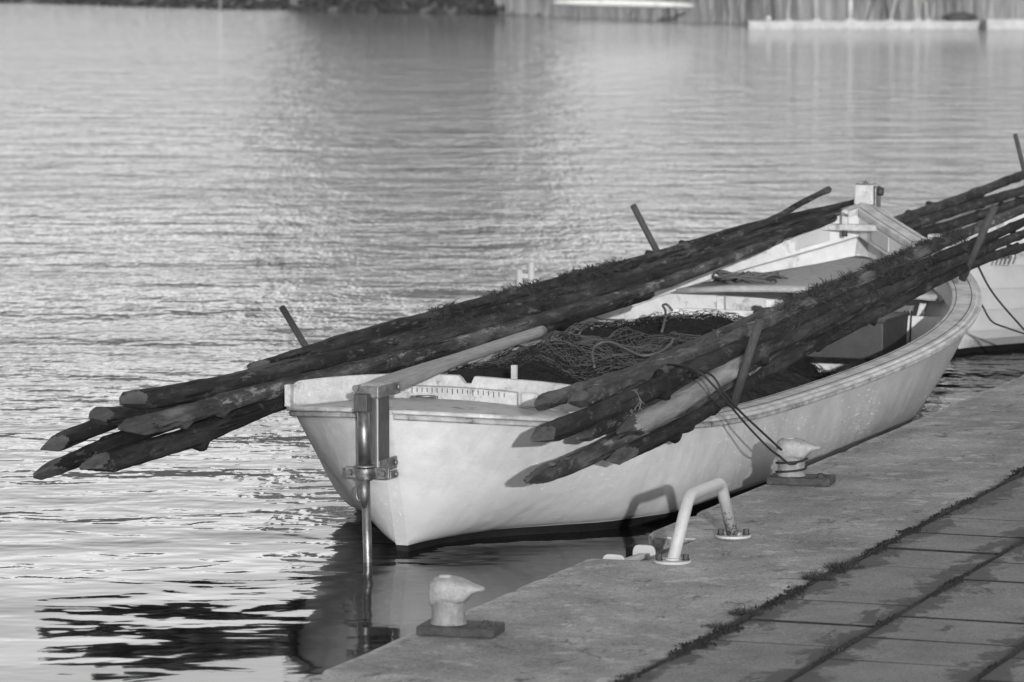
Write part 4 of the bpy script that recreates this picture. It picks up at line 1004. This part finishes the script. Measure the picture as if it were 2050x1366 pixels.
# pontoon with masts
pn = empty('pontoon', fs(1780, 174, WATER_Z)); tag(pn, 'low white floating pontoon in front of the reeds', 'pontoon')
x0, x1 = fs(1497, 174, 0).x, fs(1968, 174, 0).x
mb = MB(); mb.box(((x0 + x1) / 2 - pn.location.x, .8, .15), (x1 - x0, 1.8, .38))
for k in range(18): mb.box((x0 + (x1 - x0) * (k + .5) / 18 - pn.location.x, -.14, .04), (.10, .06, .12))
mb.build('float', M['pontoon'], pn, bevel=.03)
pn2 = empty('pontoon', fs(2100, 172, WATER_Z)); tag(pn2, 'second white pontoon cut off by the right edge', 'pontoon')
mb = MB(); mb.box((fs(2130, 172, 0).x - pn2.location.x, .8, .19), (6.8, 1.8, .42)); mb.build('float', M['pontoon'], pn2, bevel=.03)
mb = MB(); mb.box((fs(2130, 172, 0).x - pn2.location.x, .8, .41), (6.8, 1.5, .03)); mb.build('deck', M['galv'], pn2)
M['mast'] = simple('pale_mast', 0.42, 0.52, 3, 0.4, 0.0)
def mast(px, px_top, r, hgt, label):
    o = empty('mast', fs(px, 174.9, .14)); tag(o, label, 'mast', 'masts on the white pontoon'); d = (px_top - px) / 8000 * 174 / 1.1
    mb = MB(); mb.tube([(0, 0, 0), (d * hgt, 0, hgt)], [r, r * .8], 8); mb.build('pole', M['mast'], o)
    mb = MB(); mb.box((0, 0, .03), (r * 5, r * 5, .06)); mb.build('step', M['galv'], o)
mast(1577, 1580, .045, 6, 'pale thin mast at the left end of the white pontoon')
mast(1633, 1630, .075, 6, 'thick pale mast standing second from the pontoon left end')
mast(1700, 1700, .085, 1.05, 'short stout white post on the pontoon')
mast(1780, 1793, .05, 5, 'pale mast leaning right on the pontoon')
mast(1835, 1828, .06, 6, 'pale mast leaning left beside the dark dinghy')
mast(1856, 1846, .04, 6, 'thinnest pale mast leaning left next to the dark dinghy')
dg = empty('dinghy', fs(1918, 174.6, .14)); tag(dg, 'dark small dinghy lying on the white pontoon', 'dinghy')
mb = MB(); rows = []
for k in range(15):
    f_ = -1 + 2 * k / 14; r_ = .42 * (1 - abs(f_) ** 2.4) ** .6 + .01; rows.append([(f_ * .85, r_ * math.cos(a), .16 + .22 * (1 - abs(f_) ** 2.2) * math.sin(a)) for a in [i * 2 * math.pi / 12 for i in range(12)]])
mb.grid(rows, 0, True, True); mb.build('hull', M['dark_box'], dg)
mb = MB(); mb.box((0, 0, .02), (.9, .12, .06)); mb.build('keel', M['ink'], dg)
by = MB(); rows = []
for a in range(7): rows.append([(.09 * math.sin(math.pi * a / 6) * math.cos(b), .09 * math.sin(math.pi * a / 6) * math.sin(b), .12 + .1 * math.cos(math.pi * a / 6)) for b in [i * math.pi / 6 for i in range(12)]])
by.grid(rows, 0, True, True); by.tube([(0, 0, 0), (0, 0, .06)], .03, 8); tag(by.build('mooring_buoy', M['white'], loc=fs(1537, 174.5, .14)), 'small round white buoy on the pontoon left end', 'buoy')
o = empty('marker_post', fs(443, 262, WATER_Z)); tag(o, 'pale marker post in front of the dark far rocks', 'post')
mb = MB(); mb.tube([(0, 0, -.3), (0, 0, 1.6)], .09, 8); mb.build('post', M['peg_grey'], o)
mb = MB(); mb.tube([(0, 0, 1.6), (0, 0, 1.66)], [.11, .06], 8); mb.build('cap', M['galv'], o)
# tall dark building on the shore: only its reflection and foot enter the photograph
M['facade'] = simple('dark_brick', 0.085, 0.13, .5, 0.9, 0.02); M['glass'] = simple('window_glass', 0.02, 0.03, 1, 0.1, 0.0)
bl = empty('apartment_building', (-5.6, 256, 0)); tag(bl, 'tall dark brick building on the far shore, mirrored in the water', 'building')
mb = MB(); mb.box((0, 6, 14), (17.2, 12, 28)); mb.build('wall', M['facade'], bl, bevel=.05)
mb = MB(); mb.box((0, 6, 28.2), (17.8, 12.6, .4)); mb.build('roof', M['stone'], bl)
for f_ in range(8):
    for k in range(5):
        mb = MB(); mb.box((-6.4 + 3.2 * k, -.02, 3 + 3.2 * f_), (1.4, .08, 1.5)); mb.build('window', M['glass'], bl)
